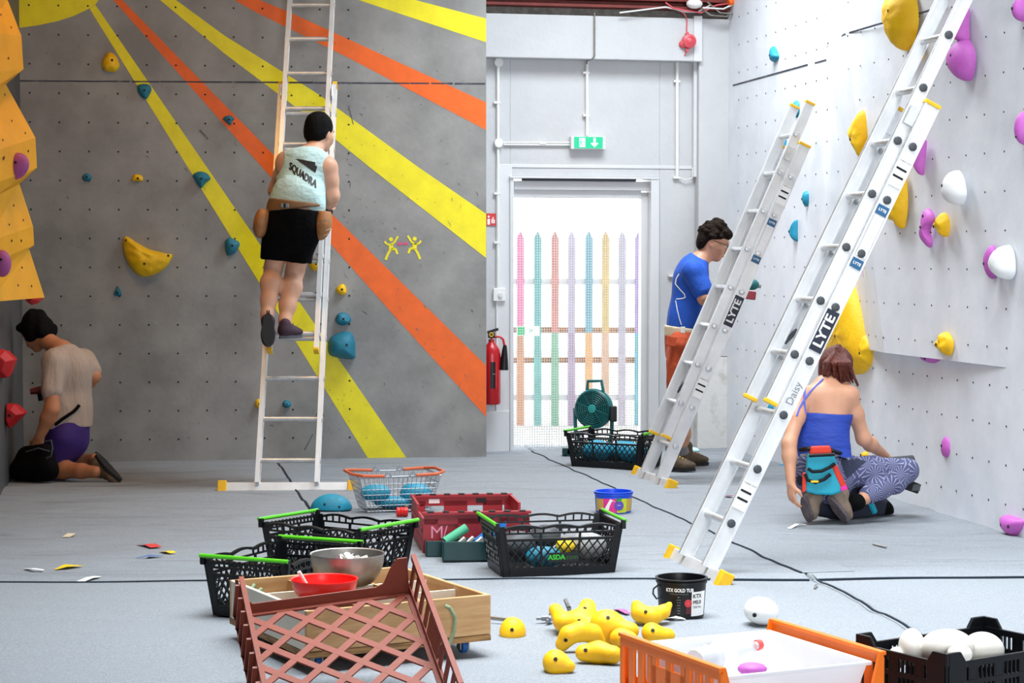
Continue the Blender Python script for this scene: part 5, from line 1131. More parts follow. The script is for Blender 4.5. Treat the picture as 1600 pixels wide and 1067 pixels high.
def td(s): s.ell(fl(515, 799) + Vector((0, .1, .0)), (.117, .09, .085), None, .02); s.cut(fl(515, 799), (0, 0, -1)); s.wob(.002, 20, 3)
fsolid('loose_hold', 'teal dome hold lying alone on the mats near the wire basket', 'hold', 'blue', td, bpx=((507, 788), (530, 792)), group='loose holds on the floor')
# teal holds in the wire basket, white holds in the vegetable crate, purple one in the tub
for i, (dx, dy, z, r, lb) in enumerate(((-.11, -.02, .10, (.085, .07, .05), 'teal hold on the left of the wire basket'), (.12, -.01, .08, (.09, .08, .07), 'rounded teal hold on the right of the wire basket'), (-.02, -.03, .045, (.10, .07, .035), 'flat teal hold on the bottom of the wire basket'))):
    v = Matrix.Rotation(ka, 3, 'Z') @ Vector((dx, dy, 0)); blob('loose_hold', lb, 'hold', (kc.x + v.x, kc.y + v.y, z), r, 'blue', 40 + i, .004, 'holds in the wire basket', fr=30)
for i, (x, y, Y, r, lb) in enumerate(((1425, 1012, 6.25, (.04, .07, .06), 'narrow upright cream hold at the left of the vegetable crate'), (1480, 1012, 6.2, (.085, .07, .06), 'largest cream dome in the middle of the vegetable crate'), (1536, 1014, 6.25, (.065, .06, .055), 'cream dome at the right of the vegetable crate'), (1500, 1022, 6.08, (.04, .04, .03), 'chipped cream hold leaning on the big dome in the vegetable crate'), (1402, 1027, 6.25, (.03, .05, .035), 'small cream hold in the left corner of the vegetable crate'))):
    blob('loose_hold', lb, 'hold', at(x, y, Y), r, 'cream', 60 + i, .004, 'cream holds in the vegetable crate', fr=25)
ph = blob('loose_hold', 'purple hold lying in the frosted tub under the bottle', 'hold', at(1176, 1045, 6.02), (.045, .04, .02), 'purple', 80, .003, 'loose holds on the floor', fr=30)

# ================================================================== PEOPLE
def axes(f, u=(0, 0, 1)):
    f = Vector(f).normalized(); u = Vector(u); u = (u - f * u.dot(f)).normalized(); s = f.cross(u); return s, f, u
def Rm(s, f, u): return np.array([list(s), list(f), list(u)]).T
def head(S, root, c, f, u=(0, 0, 1), k=1.0, eyes=True):
    s, f, u = axes(f, u); R = Rm(s, f, u); P = lambda a, b, d: c + (s * a + f * b + u * d) * k
    S.ell(P(0, -.005, .01), (.074 * k, .094 * k, .10 * k), R, .03); S.ell(P(0, .028, -.05), (.056 * k, .062 * k, .066 * k), R, .03); S.ell(P(0, .062, -.098), (.026 * k, .022 * k, .018 * k), R, .03)
    S.cone(P(0, .088, .0), P(0, .106, -.04), .009 * k, .014 * k, .012); S.ell(P(0, .084, .022), (.05 * k, .014 * k, .012 * k), R, .015); S.ell(P(0, .086, -.068), (.024 * k, .012 * k, .009 * k), R, .008)
    for e in (-1, 1):
        S.ell(P(e * .031, .095, -.002), (.015 * k, .012 * k, .010 * k), R, .008, sub=True); S.ell(P(e * .074, -.006, -.022), (.010 * k, .019 * k, .03 * k), R, .008)
        S.cone(P(e * .05, .05, -.03), P(e * .04, .06, -.05), .02 * k, .02 * k, .02)
    if eyes:
        for e in (-1, 1):
            ey = MB().ball(P(e * .031, .077, -.002), .0125 * k).build('eye', 'eyew', root, smooth=True); MB().ball(P(e * .031, .0865, -.003), .006 * k).build('iris', 'eyek', ey, smooth=True)
        MB().ball(P(0, .0925, -.068), (.02 * k, .006 * k, .006 * k), Matrix([list(s), list(f), list(u)]).transposed(), 10, 6).build('lips', 'lip', root, smooth=True)
    return P
def hand(S, w, d, n, thumb, k=1.0, curl=.5, spread=.12):
    """w wrist, d along the palm, n the way the palm faces, thumb +-1 along d x n"""
    d = Vector(d).normalized(); n = Vector(n); n = (n - d * n.dot(d)).normalized(); s = d.cross(n) * thumb; R = Rm(s, d, n)
    S.ell(w + d * .045 * k, (.038 * k, .052 * k, .017 * k), R, .015)
    for i, (x, L) in enumerate(((.028, .072), (.0095, .080), (-.0095, .074), (-.027, .058))):
        b = w + d * (.084 - .004 * abs(i - 1)) * k + s * x * k; dd = (d + s * spread * (1.5 - i) * .6).normalized(); a = curl * (.75 + .15 * i); p = b; r = .0085 * k
        for j, fr in enumerate((.45, .32, .25)):
            dd2 = dd * math.cos(a * (.5 + .5 * j)) + n * math.sin(a * (.5 + .5 * j)); q = p + dd2 * L * fr * k; S.cone(p, q, r, r * .9, .006); p = q; r *= .92; dd = dd2 if j == 0 else dd
    b = w + d * .022 * k + s * .026 * k; t1 = b + (d * .6 + s * .65 + n * .25).normalized() * .042 * k; t2 = t1 + (d * .85 + s * .2 + n * .35).normalized() * .03 * k; S.chain([b, t1, t2], [.013 * k, .0105 * k, .0085 * k], .012)
def leg(S, h, kn, an, back, i=0.0, rh=.088, rk=.055, ra=.036, rc=.058):
    S.chain([h, h.lerp(kn, .5), kn], [rh + i, (rh + rk) * .53 + i, rk + i], .03); cf = kn.lerp(an, .33) + Vector(back) * .018; S.chain([kn, cf, kn.lerp(an, .7) + Vector(back) * .006, an], [rk - .004 + i, rc + i, (rc + ra) * .48 + i, ra + i], .03)
def arm(S, sh, el, wr, i=0.0, r0=.05, r1=.041, r2=.027):
    S.chain([sh, sh.lerp(el, .45), el], [r0 + i, r0 * .93 + i, r1 + i], .03); S.chain([el, el.lerp(wr, .3), wr], [r1 - .002 + i, r1 + i, r2 + i], .03)
def torso(S, pel, wst, ch, L, R_, nk, f, i=0.0, rp=.15, rw=.13, rc=.15, q=.68, sh=.056):
    S.cone(pel, wst, rp + i, rw + i, .05, f, q); S.cone(wst, ch, rw + i, rc + i, .06, f, q); S.cone(L, R_, sh + i, sh + i, .06); S.cone(ch, nk, rc * .8 + i, .065 + i, .06, f, .75)
def shoe(root, heel, toe, up, m, msole, k=1.0, name='shoe', sock=None, ankle=None, hgt=1.0, lace=None, solet=.014):
    up = Vector(up).normalized(); d = (toe - heel); L = d.length; d.normalize(); up = (up - d * up.dot(d)).normalized(); s = d.cross(up); S = Solid(); R = Rm(s, d, up)
    S.cone(heel + d * .04 + up * .035, heel + d * L * .55 + up * .03, .036 * k, .038 * k, .03); S.ell(heel + d * (L - .06) + up * .024, (.043 * k, .062, .028), R, .03); S.cone(heel + d * .045 + up * .04, heel + d * .05 + up * .075 * hgt, .036 * k, .036 * k, .03); S.cut(heel, -up)
    o = S.build(name, m, root, h=.006)
    pts = []
    for j in range(20):
        a = 2 * math.pi * j / 20; x = math.cos(a); y = math.sin(a); wd = .043 * k * (1 if y > 0 else .85) * (1 - .12 * abs(y)); pts.append(heel + d * (L / 2 + y * L * .51) + s * x * wd - up * solet)
    MB().prism(pts, up * (solet + .006)).build('sole', msole, o, smooth=True)
    if lace:
        for j in range(3): c = heel + d * (L * .45 + j * .022) + up * (.072 - j * .008); MB().tube([c - s * .022, c + up * .006, c + s * .022 + d * .008], .0035, 6).build('lace', lace, o, smooth=True)
    return o
def decal_on(target, name, vs, fs, m, parent, d):
    bv = BVHTree.FromPolygons([v.co[:] for v in target.data.vertices], [tuple(p.vertices) for p in target.data.polygons]); out = []; d = Vector(d).normalized()
    for p in vs:
        h = bv.ray_cast(p - d * .5, d); out.append((h[0] if h[0] is not None else p) - d * .003)
    me = bpy.data.meshes.new(name); me.from_pydata([tuple(p) for p in out], [], fs); return link(name, me, m, parent)
def hair_tuft(root, pts, r, m, name='lock'): return MB().tube(pts, r, 7).build(name, m, root, smooth=True)

# ---------------------------------------------------------------- climber on the tall ladder
pA = thing('person', 'person in mint sleeveless top and black shorts standing on the tall ladder', 'person', (-1.4, 12.3, .93)); f = Vector((.12, 1, 0)).normalized()
S = Solid(); pel, wst, ch, nk = at(459, 345, 12.36), at(466, 315, 12.42), at(475, 268, 12.52), at(488, 240, 12.58); sL, sR = at(449, 254, 12.55), at(509, 262, 12.5); hd = at(500, 206, 12.66)
torso(S, pel, wst, ch, sL, sR, nk, f, 0, .145, .135, .15); S.cone(nk, hd - Vector((0, 0, .04)), .055, .052, .03); S.cone(sL, sR, .062, .062, .05)
elR, wrR = at(519, 306, 12.5), at(508, 330, 12.72); arm(S, sR + Vector((.01, 0, 0)), elR, wrR, 0, .058, .044, .029); hand(S, wrR, (-.15, 1, .1), (0, 0, 1), 1, 1, .7)
elL, wrL = at(430, 298, 12.68), at(440, 268, 12.86); arm(S, sL, elL, wrL, 0, .056, .043, .029); hand(S, wrL, (.2, .8, .3), (1, 0, 0), 1, 1, 1.0)
hL, hR = at(441, 352, 12.36), at(476, 354, 12.36); kL, kR = at(427, 418, 12.46), at(461, 424, 12.5); aL, aR = at(417, 492, 12.27), at(445, 502, 12.31)
leg(S, hL, kL, aL, (0, -1, 0), rc=.062); leg(S, hR, kR, aR, (0, -1, 0), rc=.064)
S.cone(aL, at(418, 510, 12.25), .034, .03); S.cone(aR, at(452, 516, 12.34), .034, .03)
P = head(S, pA, hd, (.55, .8, -.18)); S.build('body', 'skinp', pA, h=.007)
Hs = Solid(); s_, f_, u_ = axes((.55, .8, -.18)); R = Rm(s_, f_, u_); Hs.ell(P(0, -.02, .03), (.086, .098, .097), R, .02); Hs.ell(P(0, -.055, -.03), (.07, .05, .06), R, .04); Hs.cut(P(0, .055, .02), f_ - u_ * .35); Hs.wob(.003, 110, 3); Hs.build('hair', 'hairk', pA, h=.006)
V = Solid(); torso(V, wst + (pel - wst) * .05, wst, ch, sL * .86 + sR * .14, sR * .9 + sL * .1, nk, f, .016, .15, .142, .152); V.cone(wst, wst + Vector((-.02, 0, -.06)), .158, .165, .04, f, .75); V.cut(wst + Vector((0, 0, -.045)), Vector((-.35, 0, -1))); V.cut(at(490, 234, 12.55), (-.12, .3, 1)); V.wob(.011, 30, 5, (0, 0, 1))
for sh, el, dr in ((sL, elL, -1), (sR, elR, 1)): V.ell(sh + Vector((dr * .055, -.0, -.0)), (.055, .12, .085), None, .02, sub=True)
vest = V.build('vest', 'mint', pA, h=.007)
O, ux, vy = at(471, 273, 12.3), Vector((.132, 0, -.092)), Vector((.006, 0, .052)); vs, fs = text_geo('SQUADRA', 1.0); wmax = max(p.x for p in vs)
for bx, bz in ((-.003, 0), (.003, 0), (0, .002), (0, -.002), (-.0015, 0), (.0015, 0)): decal_on(vest, 'lettering', [O + ux * (p.x / wmax * .66) + vy * (p.y * 1.25) + Vector((bx, 0, bz)) for p in vs], fs, 'textk', vest, (0, 1, 0))
lg = [(458, 246.5), (466, 247.5), (474, 249), (482, 250.5), (490, 252), (490, 257), (493, 259), (491.7, 264), (490.5, 269), (482, 263), (474, 257.5), (466, 252)]; decal_on(vest, 'logo_shape', [at(x, y, 12.3) for x, y in lg], [(0, 1, 11), (1, 2, 10, 11), (2, 3, 9, 10), (3, 4, 5, 9), (5, 6, 7, 8, 9)], 'textk', vest, (0, 1, 0))
T = Solid(); T.cone(pel + Vector((0, 0, .02)), pel + Vector((0, 0, -.03)), .17, .165, .04, f, .78)
for h, k in ((hL, kL), (hR, kR)): T.cone(h, h.lerp(k, .82), .105, .093, .03); 
T.cut(at(455, 326, 12.36), (.1, 0, 1))
T.cut(at(455, 409, 12.4), (-.12, 0, -1)); T.wob(.009, 34, 8, (0, 0, 1)); T.build('shorts', 'bshort', pA, h=.007)
tb = thing('tool_belt', 'brown tool belt with two tan leather pouches on the climber', 'belt', pel)
BL = Solid(); BL.cone(wst + Vector((0, 0, -.035)), pel + Vector((0, 0, .06)), .166, .172, .02, f, .78); BL.cut(at(460, 314, 12.4), (.12, 0, 1)); BL.cut(at(460, 327, 12.4), (.1, 0, -1)); BL.build('belt_strap', 'belt', tb, h=.007)
for (x, y, Y, dx) in ((411, 346, 12.36, -1), (505, 349, 12.36, 1)):
    q = Solid(); c = at(x, y, Y); q.ell(c, (.055, .09, .105), np.array(Matrix.Rotation(-.28 * dx if dx < 0 else .2, 3, 'Y')), .02); q.cut(c + Vector((0, 0, .075)), (0, 0, 1)); q.wob(.004, 30, 3); o = q.build('pouch', 'leather', tb, h=.007)
    for j in range(3): MB().lathe([(.005, 0), (.005, .004)], c + Vector((-.02 + .02 * j, -.088 if j == 1 else -.083, -.0 + .01 * j)), (0, -1, 0), 8).build('rivet', 'bolt', o)
MB().tube([at(505, 362, 12.3), at(515, 358, 12.28), at(519, 359, 12.28)], .003, 6).build('cord', 'webbing', tb, smooth=True); MB().tube([at(505, 368, 12.3), at(510, 367, 12.28), at(513, 365, 12.28)], .003, 6).build('cord', 'webbing', tb, smooth=True)
bk_ = MB(); c = at(445, 321, 12.2); bk_.box(c, (.05, .006, .026)); bk_.build('buckle', 'bolt', tb, bevel=.004); MB().box(c + Vector((0, -.005, 0)), (.014, .006, .026)).build('prong', 'black', tb)
MB().tube([at(398 + 4 * math.cos(k * .9), 357 + 4 * math.sin(k * .9), 12.33) for k in range(7)], .003, 6, closed=True).build('hammer_ring', 'bolt', tb, smooth=True)
MB().tube([at(506, 325, 12.62), at(513, 333, 12.66)], .036, 12).build('watch', 'black', pA, smooth=True)
for w, a, b in ((aL, 487, 500), (aR, 502, 514)):
    S2 = Solid(); S2.cone(at(417 if w is aL else 445.5, a + 5, w.y), at(417 if w is aL else 446.5, b, w.y), .039, .039, .01); S2.build('sock', 'sock', pA, h=.007)
shoe(pA, at(419, 489, 12.19), at(419, 541, 12.15), (-.15, 1, .1), 'shoeu', 'sole'); shoe(pA, at(437, 526, 12.22), at(471, 524, 12.37), (-.05, -.05, 1), 'shoeu', 'solel')
MB().tube([at(417.5, 491, 12.19), at(417.5, 485, 12.185), at(420.5, 485, 12.185), at(420.5, 491, 12.19)], .004, 6).build('heel_loop', 'black', pA, smooth=True)

# ---------------------------------------------------------------- man kneeling in the left corner
pB = thing('person', 'person with dark hair in taupe shirt and violet shorts kneeling in the left corner', 'person', at(100, 748, 12.6)); f = Vector((-.5, .86, 0)).normalized()
S = Solid(); pel, wst, ch, nk = at(106, 672, 12.62), at(108, 640, 12.62), at(109, 580, 12.62), at(97, 548, 12.64); sL, sR = at(84, 564, 12.5), at(131, 561, 12.76); hd = at(57, 517, 12.74)
torso(S, pel, wst, ch, sL, sR, nk, f, 0, .125, .108, .128); S.cone(nk, hd + Vector((.03, -.02, -.03)), .058, .055, .03)
eL, wL = at(81, 640, 12.42), at(62, 682, 12.46); arm(S, sL, eL, wL, 0, .056, .045, .03); hand(S, wL, (-.25, .1, -1), (.3, 1, 0), -1, 1, .9)
eR, wR = at(146, 588, 12.68), at(126, 608, 12.9); arm(S, sR, eR, wR, 0, .054, .043, .029); hand(S, wR, (-.9, .3, .1), (0, 0, 1), 1, 1, .8)
hL, hR = at(99, 684, 12.56), at(114, 682, 12.7); kL, kR = at(76, 738, 12.62), at(98, 735, 12.95); aL, aR = at(150, 737, 12.42), at(148, 717, 12.72)
leg(S, hL, kL, aL, (0, 0, 1), rc=.056); leg(S, hR, kR, aR, (0, 0, 1), rc=.056)
fB = Vector((-.72, .35, -.55)); P = head(S, pB, hd, fB); S.build('body', 'skind', pB, h=.007)
Hs = Solid(); s_, f_, u_ = axes(fB); R = Rm(s_, f_, u_); Hs.ell(P(0, -.015, .03), (.096, .108, .105), R, .02); Hs.ell(P(0, -.065, -.035), (.082, .06, .07), R, .03); Hs.ell(P(0, .06, .06), (.075, .045, .045), R, .03)
for e in (-1, 1): Hs.ell(P(e * .072, .01, -.01), (.022, .055, .055), R, .03)
Hs.cut(P(0, .075, .0), f_ * .9 - u_ * .6); Hs.wob(.013, 55, 3); Hs.build('hair', 'hairk', pB, h=.007)
V = Solid(); torso(V, pel, wst, ch, sL, sR, nk + (ch - nk) * .12, f, .014, .128, .116, .135); V.cone(sL, sL.lerp(eL, .6), .07, .068, .03); V.cone(sR, sR.lerp(eR, .7), .068, .062, .03); V.cone(wst, pel + Vector((0, 0, -.03)), .125, .148, .04, f, .85); V.cut(at(106, 667, 12.62), (.02, 0, -1)); V.cut(at(95, 545, 12.62), (-.6, .4, 1)); V.wob(.009, 27, 11, (0, 0, 1)); V.build('t_shirt', 'taupe', pB, h=.008)
T = Solid(); T.cone(pel, pel + Vector((0, 0, -.05)), .142, .14, .04, f, .85); T.cone(hL, hL.lerp(kL, .96), .096, .09, .03); T.cone(hR, hR.lerp(kR, .96), .098, .09, .03); T.cut(pel + Vector((0, 0, .06)), (0, 0, 1)); T.wob(.004, 30, 2); T.build('shorts', 'violet', pB, h=.008)
shoe(pB, at(149, 712, 12.5), at(188, 752, 12.36), (-.75, -.1, -.65) if False else (-.7, .2, -.7), 'boot', 'sole'); shoe(pB, at(148, 708, 12.76), at(180, 744, 12.68), (-.7, .2, -.7), 'boot', 'sole')
def on_surface(objs, pts, off=.004):
    Q = []; bvs = [BVHTree.FromPolygons([v.co[:] for v in o.data.vertices], [tuple(p.vertices) for p in o.data.polygons]) for o in objs]
    for x, y in pts:
        d = ray(x, y).normalized(); hs = [h for h in (b_.ray_cast(Vector((0, 0, EYE)), d) for b_ in bvs) if h[0] is not None]
        if hs: Q.append(min(hs, key=lambda h: h[3])[0] - d * off)
    return Q
Q = on_surface([o for o in pB.children if o.name.startswith(('t_shirt', 'body', 'shorts'))], [(124, 633), (120, 638), (115, 643), (109, 647), (103, 651), (97, 655), (91, 660), (86, 664)], .006)
tag(center_origin(MB().tube(Q, .011, 8).build('waist_strap', 'bag', smooth=True)), 'dark strap slung round the kneeling man\'s waist', 'strap')
bg = thing('tool_bag', 'black tool bag on the floor held by the kneeling man', 'bag', at(50, 745, 12.45)); q = Solid(); q.cone(at(34, 735, 12.5), at(74, 732, 12.4), .075, .075, .03); q.cone(at(44, 712, 12.5), at(70, 706, 12.42), .07, .06, .05); q.cone(at(30, 738, 12.6), at(60, 742, 12.6), .07, .07, .03); q.cut(fl(50, 747), (0, 0, -1)); q.wob(.010, 22, 5); q.build('bag_body', 'bag', bg, h=.01)
MB().tube([at(70, 690, 12.32), at(80, 688, 12.3), at(82, 700, 12.28), at(80, 712, 12.28), at(72, 716, 12.29)], .006, 8).build('bag_handle', 'dark', bg, smooth=True); MB().tube([at(40, 706, 12.3), at(60, 700, 12.28), at(78, 705, 12.3)], .004, 6).build('zip', 'dark', bg, smooth=True)
dr = thing('power_driver', 'dark red power driver held low by the kneeling man', 'tool', at(60, 612, 12.75)); MB().tube([at(47, 612, 12.78), at(66, 609, 12.8)], [.018, .028], 10).build('motor', mat('dark_red_tool', '6a1616', .5), dr, smooth=True); MB().tube([at(62, 612, 12.8), at(64, 626, 12.8)], .018, 8).build('grip', 'black', dr, smooth=True)

# ---------------------------------------------------------------- man in blue beside the door
pC = thing('person', 'person with curly hair and glasses in blue shirt and rust shorts behind the shorter ladder', 'person', fl(1060, 733)); f = Vector((.93, .25, 0)).normalized()
S = Solid(); pel, wst, ch, nk = at(1069, 532, 13.2), at(1072, 500, 13.2), at(1080, 440, 13.2), at(1093, 408, 13.2); sR, sL = at(1085, 424, 13.03), at(1082, 420, 13.37); hd = at(1116, 377, 13.2)
torso(S, pel, wst, ch, sL, sR, nk, f, 0, .13, .115, .13, .72); S.cone(nk, hd + Vector((-.02, 0, -.05)), .055, .052, .03)
eR, wR = at(1101, 466, 12.98), at(1146, 452, 13.05); arm(S, sR, eR, wR, 0, .056, .044, .029); hand(S, wR, (1, .05, .1), (0, .2, 1), -1, 1, .9)
eL, wL = at(1098, 464, 13.42), at(1140, 448, 13.35); arm(S, sL, eL, wL, 0, .056, .044, .029); hand(S, wL, (1, -.2, .1), (0, -.2, 1), 1, 1, .8)
hR, hL = at(1068, 540, 13.1), at(1072, 540, 13.3); kR, kL = at(1060, 622, 13.1), at(1073, 620, 13.34); aR, aL = at(1049, 708, 13.12), at(1068, 702, 13.42)
leg(S, hR, kR, aR, (-1, 0, 0)); leg(S, hL, kL, aL, (-1, 0, 0))
fC = Vector((.9, -.02, -.38)); P = head(S, pC, hd, fC); S.build('body', 'skin', pC, h=.007)
s_, f_, u_ = axes(fC); R = Rm(s_, f_, u_); Hs = Solid(); Hs.ell(P(0, -.025, .045), (.084, .095, .088), R, .02); Hs.ell(P(0, -.07, -.02), (.07, .045, .07), R, .03); Hs.ell(P(0, .05, .075), (.06, .05, .04), R, .03); rn = random.Random(5)
for i in range(60):
    a, b = rn.uniform(0, 6.28), rn.uniform(-.15, 1.5); d_ = Vector((math.cos(a) * math.cos(b), math.sin(a) * math.cos(b), math.sin(b)))
    if d_.y > .5 and d_.z < .55: continue
    Hs.ell(P(d_.x * .084, -.02 + d_.y * .098, .035 + d_.z * .1), (.017, .017, .017), None, .008)
Hs.build('hair', 'hairb', pC, h=.006)
gl = MB()
for e in (-1, 1):
    gl.tube([P(e * .033 + .02 * math.cos(k * .785), .101, .0 + .016 * math.sin(k * .785)) for k in range(8)], .0022, 6, closed=True); gl.tube([P(e * .055, .1, .004), P(e * .074, .06, .004), P(e * .08, -.01, .0)], .0025, 6)
gl.tube([P(-.013, .103, .002), P(.013, .103, .002)], .0022, 6); tag(center_origin(gl.build('spectacles', 'glassk', smooth=True)), 'thin dark spectacles on the man in the blue shirt', 'glasses')
V = Solid(); torso(V, pel + Vector((0, 0, .02)), wst, ch, sL, sR, nk + (ch - nk) * .1, f, .015, .136, .128, .136, .74); V.cone(sR, sR.lerp(eR, .72), .077, .07, .03); V.cone(sL, sL.lerp(eL, .72), .075, .068, .03); V.cut(at(1070, 513, 13.2), (-.15, 0, -1)); V.cut(at(1093, 402, 13.2), (.5, 0, 1)); V.wob(.010, 24, 7, (0, 0, 1)); sh = V.build('t_shirt', 'royal', pC, h=.008)
L_ = [(1063, 428), (1059, 436), (1058, 444), (1064, 452), (1071, 460), (1072, 465), (1066, 467), (1059, 467.5)]
def ribbon(target, pts, w, m, d, Y, name):
    vs, fs = [], []; out = []
    for (x0, y0), (x1, y1) in zip(pts, pts[1:]):
        for t in range(4): out.append((x0 + (x1 - x0) * t / 4, y0 + (y1 - y0) * t / 4))
    out.append(pts[-1])
    for i, (x, y) in enumerate(out):
        a, b = out[max(0, i - 1)], out[min(len(out) - 1, i + 1)]; dx, dy = b[0] - a[0], b[1] - a[1]; n = math.hypot(dx, dy) or 1; vs += [at(x - dy / n * w, y + dx / n * w, Y), at(x + dy / n * w, y - dx / n * w, Y)]
    fs = [(2 * i, 2 * i + 1, 2 * i + 3, 2 * i + 2) for i in range(len(out) - 1)]; return decal_on(target, name, vs, fs, m, target, d)
ribbon(sh, L_, .7, 'labelw', (0, 1, 0), 13.0, 'white_seam'); ribbon(sh, [(1058, 470), (1060, 484), (1063, 498), (1066, 508)], .6, 'labelw', (0, 1, 0), 13.0, 'white_seam')
T = Solid(); T.cone(pel + Vector((0, 0, .02)), pel + Vector((0, 0, -.05)), .158, .15, .04, f, .82); T.cone(hR, hR.lerp(kR, .8), .105, .088, .03); T.cone(hL, hL.lerp(kL, .8), .105, .088, .03); T.cut(at(1070, 517, 13.2), (0, 0, 1)); T.cut(at(1060, 606, 13.2), (0, 0, -1)); T.wob(.011, 28, 4); sh2 = T.build('shorts', 'rust', pC, h=.008); MB().box(at(1050, 533, 13.03), (.07, .03, .07), Matrix.Rotation(.15, 3, 'Y')).build('cargo_pocket', 'rust', sh2, bevel=.008)
BL = Solid(); BL.cone(at(1070, 520, 13.2), at(1070, 512, 13.2), .166, .166, .02, f, .8); BL.cut(at(1070, 511.5, 13.2), (.12, 0, 1)); BL.cut(at(1070, 522, 13.2), (.12, 0, -1)); wb_ = BL.build('webbing_belt', 'webbing', h=.007); tag(wb_, 'cream webbing belt round the man in blue', 'belt'); MB().box(at(1067, 515.5, 13.04), (.03, .02, .042)).build('belt_slider', 'spoon', wb_, bevel=.003)
for a, x0, y0, Y0, x1, y1, Y1 in ((aR, 1042, 730, 13.12, 1077, 733, 13.02), (aL, 1062, 720, 13.42, 1098, 721, 13.42)):
    shoe(pC, fl(x0, y0, .014) if False else Vector((at(x0, y0, Y0).x, Y0, .016)), Vector((at(x1, y1, Y1).x + .04, Y1, .016)), (0, 0, 1), 'boot', 'sole', 1.05, name='boot', hgt=1.5, lace='lace')
    S2 = Solid(); S2.cone(a + Vector((.01, 0, -.02)), a + Vector((0, 0, .05)), .045, .042, .01); S2.build('sock', 'sock', pC, h=.008)
dc = at(1168, 456, 13.05); dv = thing('impact_driver', 'teal cordless driver with red battery held by the man in blue', 'tool', dc)
MB().tube([at(1155, 444, 13.05), at(1168, 444, 13.05), at(1180, 445, 13.05), at(1185, 446, 13.05)], [.03, .038, .034, .018], 14).build('motor_housing', 'tealp', dv, smooth=True); MB().tube([at(1185, 447, 13.05), at(1189, 448, 13.05)], .012, 8).build('chuck', 'bolt', dv, smooth=True); MB().tube([at(1166, 443, 13.05), at(1164, 458, 13.05)], .022, 10).build('grip', 'dark', dv, smooth=True); MB().box(at(1169, 461, 13.05), (.095, .07, .055), Matrix.Rotation(.12, 3, 'Y')).build('battery', mat('maroon_battery', '8a1a2c', .5), dv, bevel=.006)

# ---------------------------------------------------------------- woman kneeling at the right wall
pD = thing('person', 'person with auburn hair in cobalt camisole and patterned leggings kneeling by the white wall', 'person', fl(1300, 822)); f = Vector((.3, .95, 0)).normalized()
S = Solid(); pel, wst, ch, nk = at(1288, 733, 10.56), at(1286, 690, 10.58), at(1288, 640, 10.64), at(1290, 604, 10.68); sL, sR = at(1255, 618, 10.62), at(1327, 617, 10.62); hd = at(1308, 577, 10.76)
torso(S, pel, wst, ch, sL, sR, nk, f, 0, .155, .112, .125, .68, .048); S.cone(nk, hd + Vector((-.01, 0, -.05)), .046, .044, .03)
eL, wL = at(1233, 694, 10.46), at(1236, 755, 10.40); arm(S, sL, eL, wL, 0, .044, .036, .024); hand(S, wL, (.05, -.05, -1), (.8, .5, 0), 1, .88, .75)
eR, wR = at(1349, 685, 10.66), at(1384, 713, 10.9); arm(S, sR, eR, wR, 0, .044, .037, .024); hand(S, wR, (.55, .4, -.5), (0, 0, -1), -1, .88, .8)
hL, hR = at(1272, 745, 10.56), at(1308, 738, 10.56); kR = at(1417, 735, 10.72); aR = at(1345, 781, 10.46); kL = at(1372, 797, 10.86); aL = at(1268, 790, 10.50)
leg(S, hR, kR, aR, (0, 0, -1), 0, .076, .05, .034, .05); leg(S, hL, kL, aL, (0, 0, -1), 0, .088, .058, .036, .054)
fD = Vector((.75, .55, -.3)); P = head(S, pD, hd, fD, k=.94); S.cut(fl(1300, 822, .012), (0, 0, -1)); S.build('body', 'skin', pD, h=.0065)
s_, f_, u_ = axes(fD); R = Rm(s_, f_, u_); Hs = Solid(); Hs.ell(P(0, -.02, .03), (.086, .098, .098), R, .02); Hs.ell(P(0, -.03, -.045), (.072, .065, .06), R, .04); Hs.cone(at(1309, 548, 10.7), at(1310, 541, 10.7), .026, .014, .03)
rn = random.Random(2)
for i in range(30):
    t = i / 29; x0 = 1288 + 38 * t; Hs.chain([at(1305 + 9 * t, 547, 10.66 + .05 * rn.random()), at(x0 - 1 + 5 * rn.random(), 568, 10.61 + .07 * rn.random()), at(1284 + 58 * t + rn.uniform(-2, 3), 592 + 10 * t + rn.uniform(-3, 5), 10.64 + .1 * rn.random())], [.010, .013, .004], .009)
Hs.wob(.003, 90, 3, (0, 0, 1)); Hs.build('hair', 'hairr', pD, h=.006); MB().tube([at(1310 + 6 * math.cos(k * .785), 545 + 1.5 * math.sin(k * .785), 10.69 + .03 * math.sin(k * .785)) for k in range(8)], .005, 6, closed=True).build('hair_tie', 'hairr', pD, smooth=True)
V = Solid(); torso(V, pel + Vector((0, 0, .03)), wst, ch, sL.lerp(sR, .2), sL.lerp(sR, .8), ch, f, .012, .15, .118, .13, .72, .04); V.cut(at(1290, 648, 10.6), (.03, .05, 1)); V.cut(at(1288, 716, 10.56), (0, 0, -1)); V.wob(.010, 30, 6, (1, 0, 0)); cm = V.build('camisole', 'top', pD, h=.007)
def back_strap(pts, name):
    body = [o for o in pD.children if o.name.startswith('body')][0]; bv = BVHTree.FromPolygons([v.co[:] for v in body.data.vertices], [tuple(p.vertices) for p in body.data.polygons]); Q = []
    for x, y in pts: d = ray(x, y).normalized(); h = bv.ray_cast(Vector((0, 0, EYE)), d); Q.append(h[0] - d * .003 if h[0] is not None else at(x, y, 10.55))
    MB().tube(Q, .0055, 6).build(name, 'strap', cm, smooth=True)
back_strap([(1245, 650), (1249, 638), (1255, 627), (1266, 612), (1278, 600), (1286, 592)], 'strap'); back_strap([(1259, 646), (1257, 630), (1257, 615), (1259, 603)], 'strap')
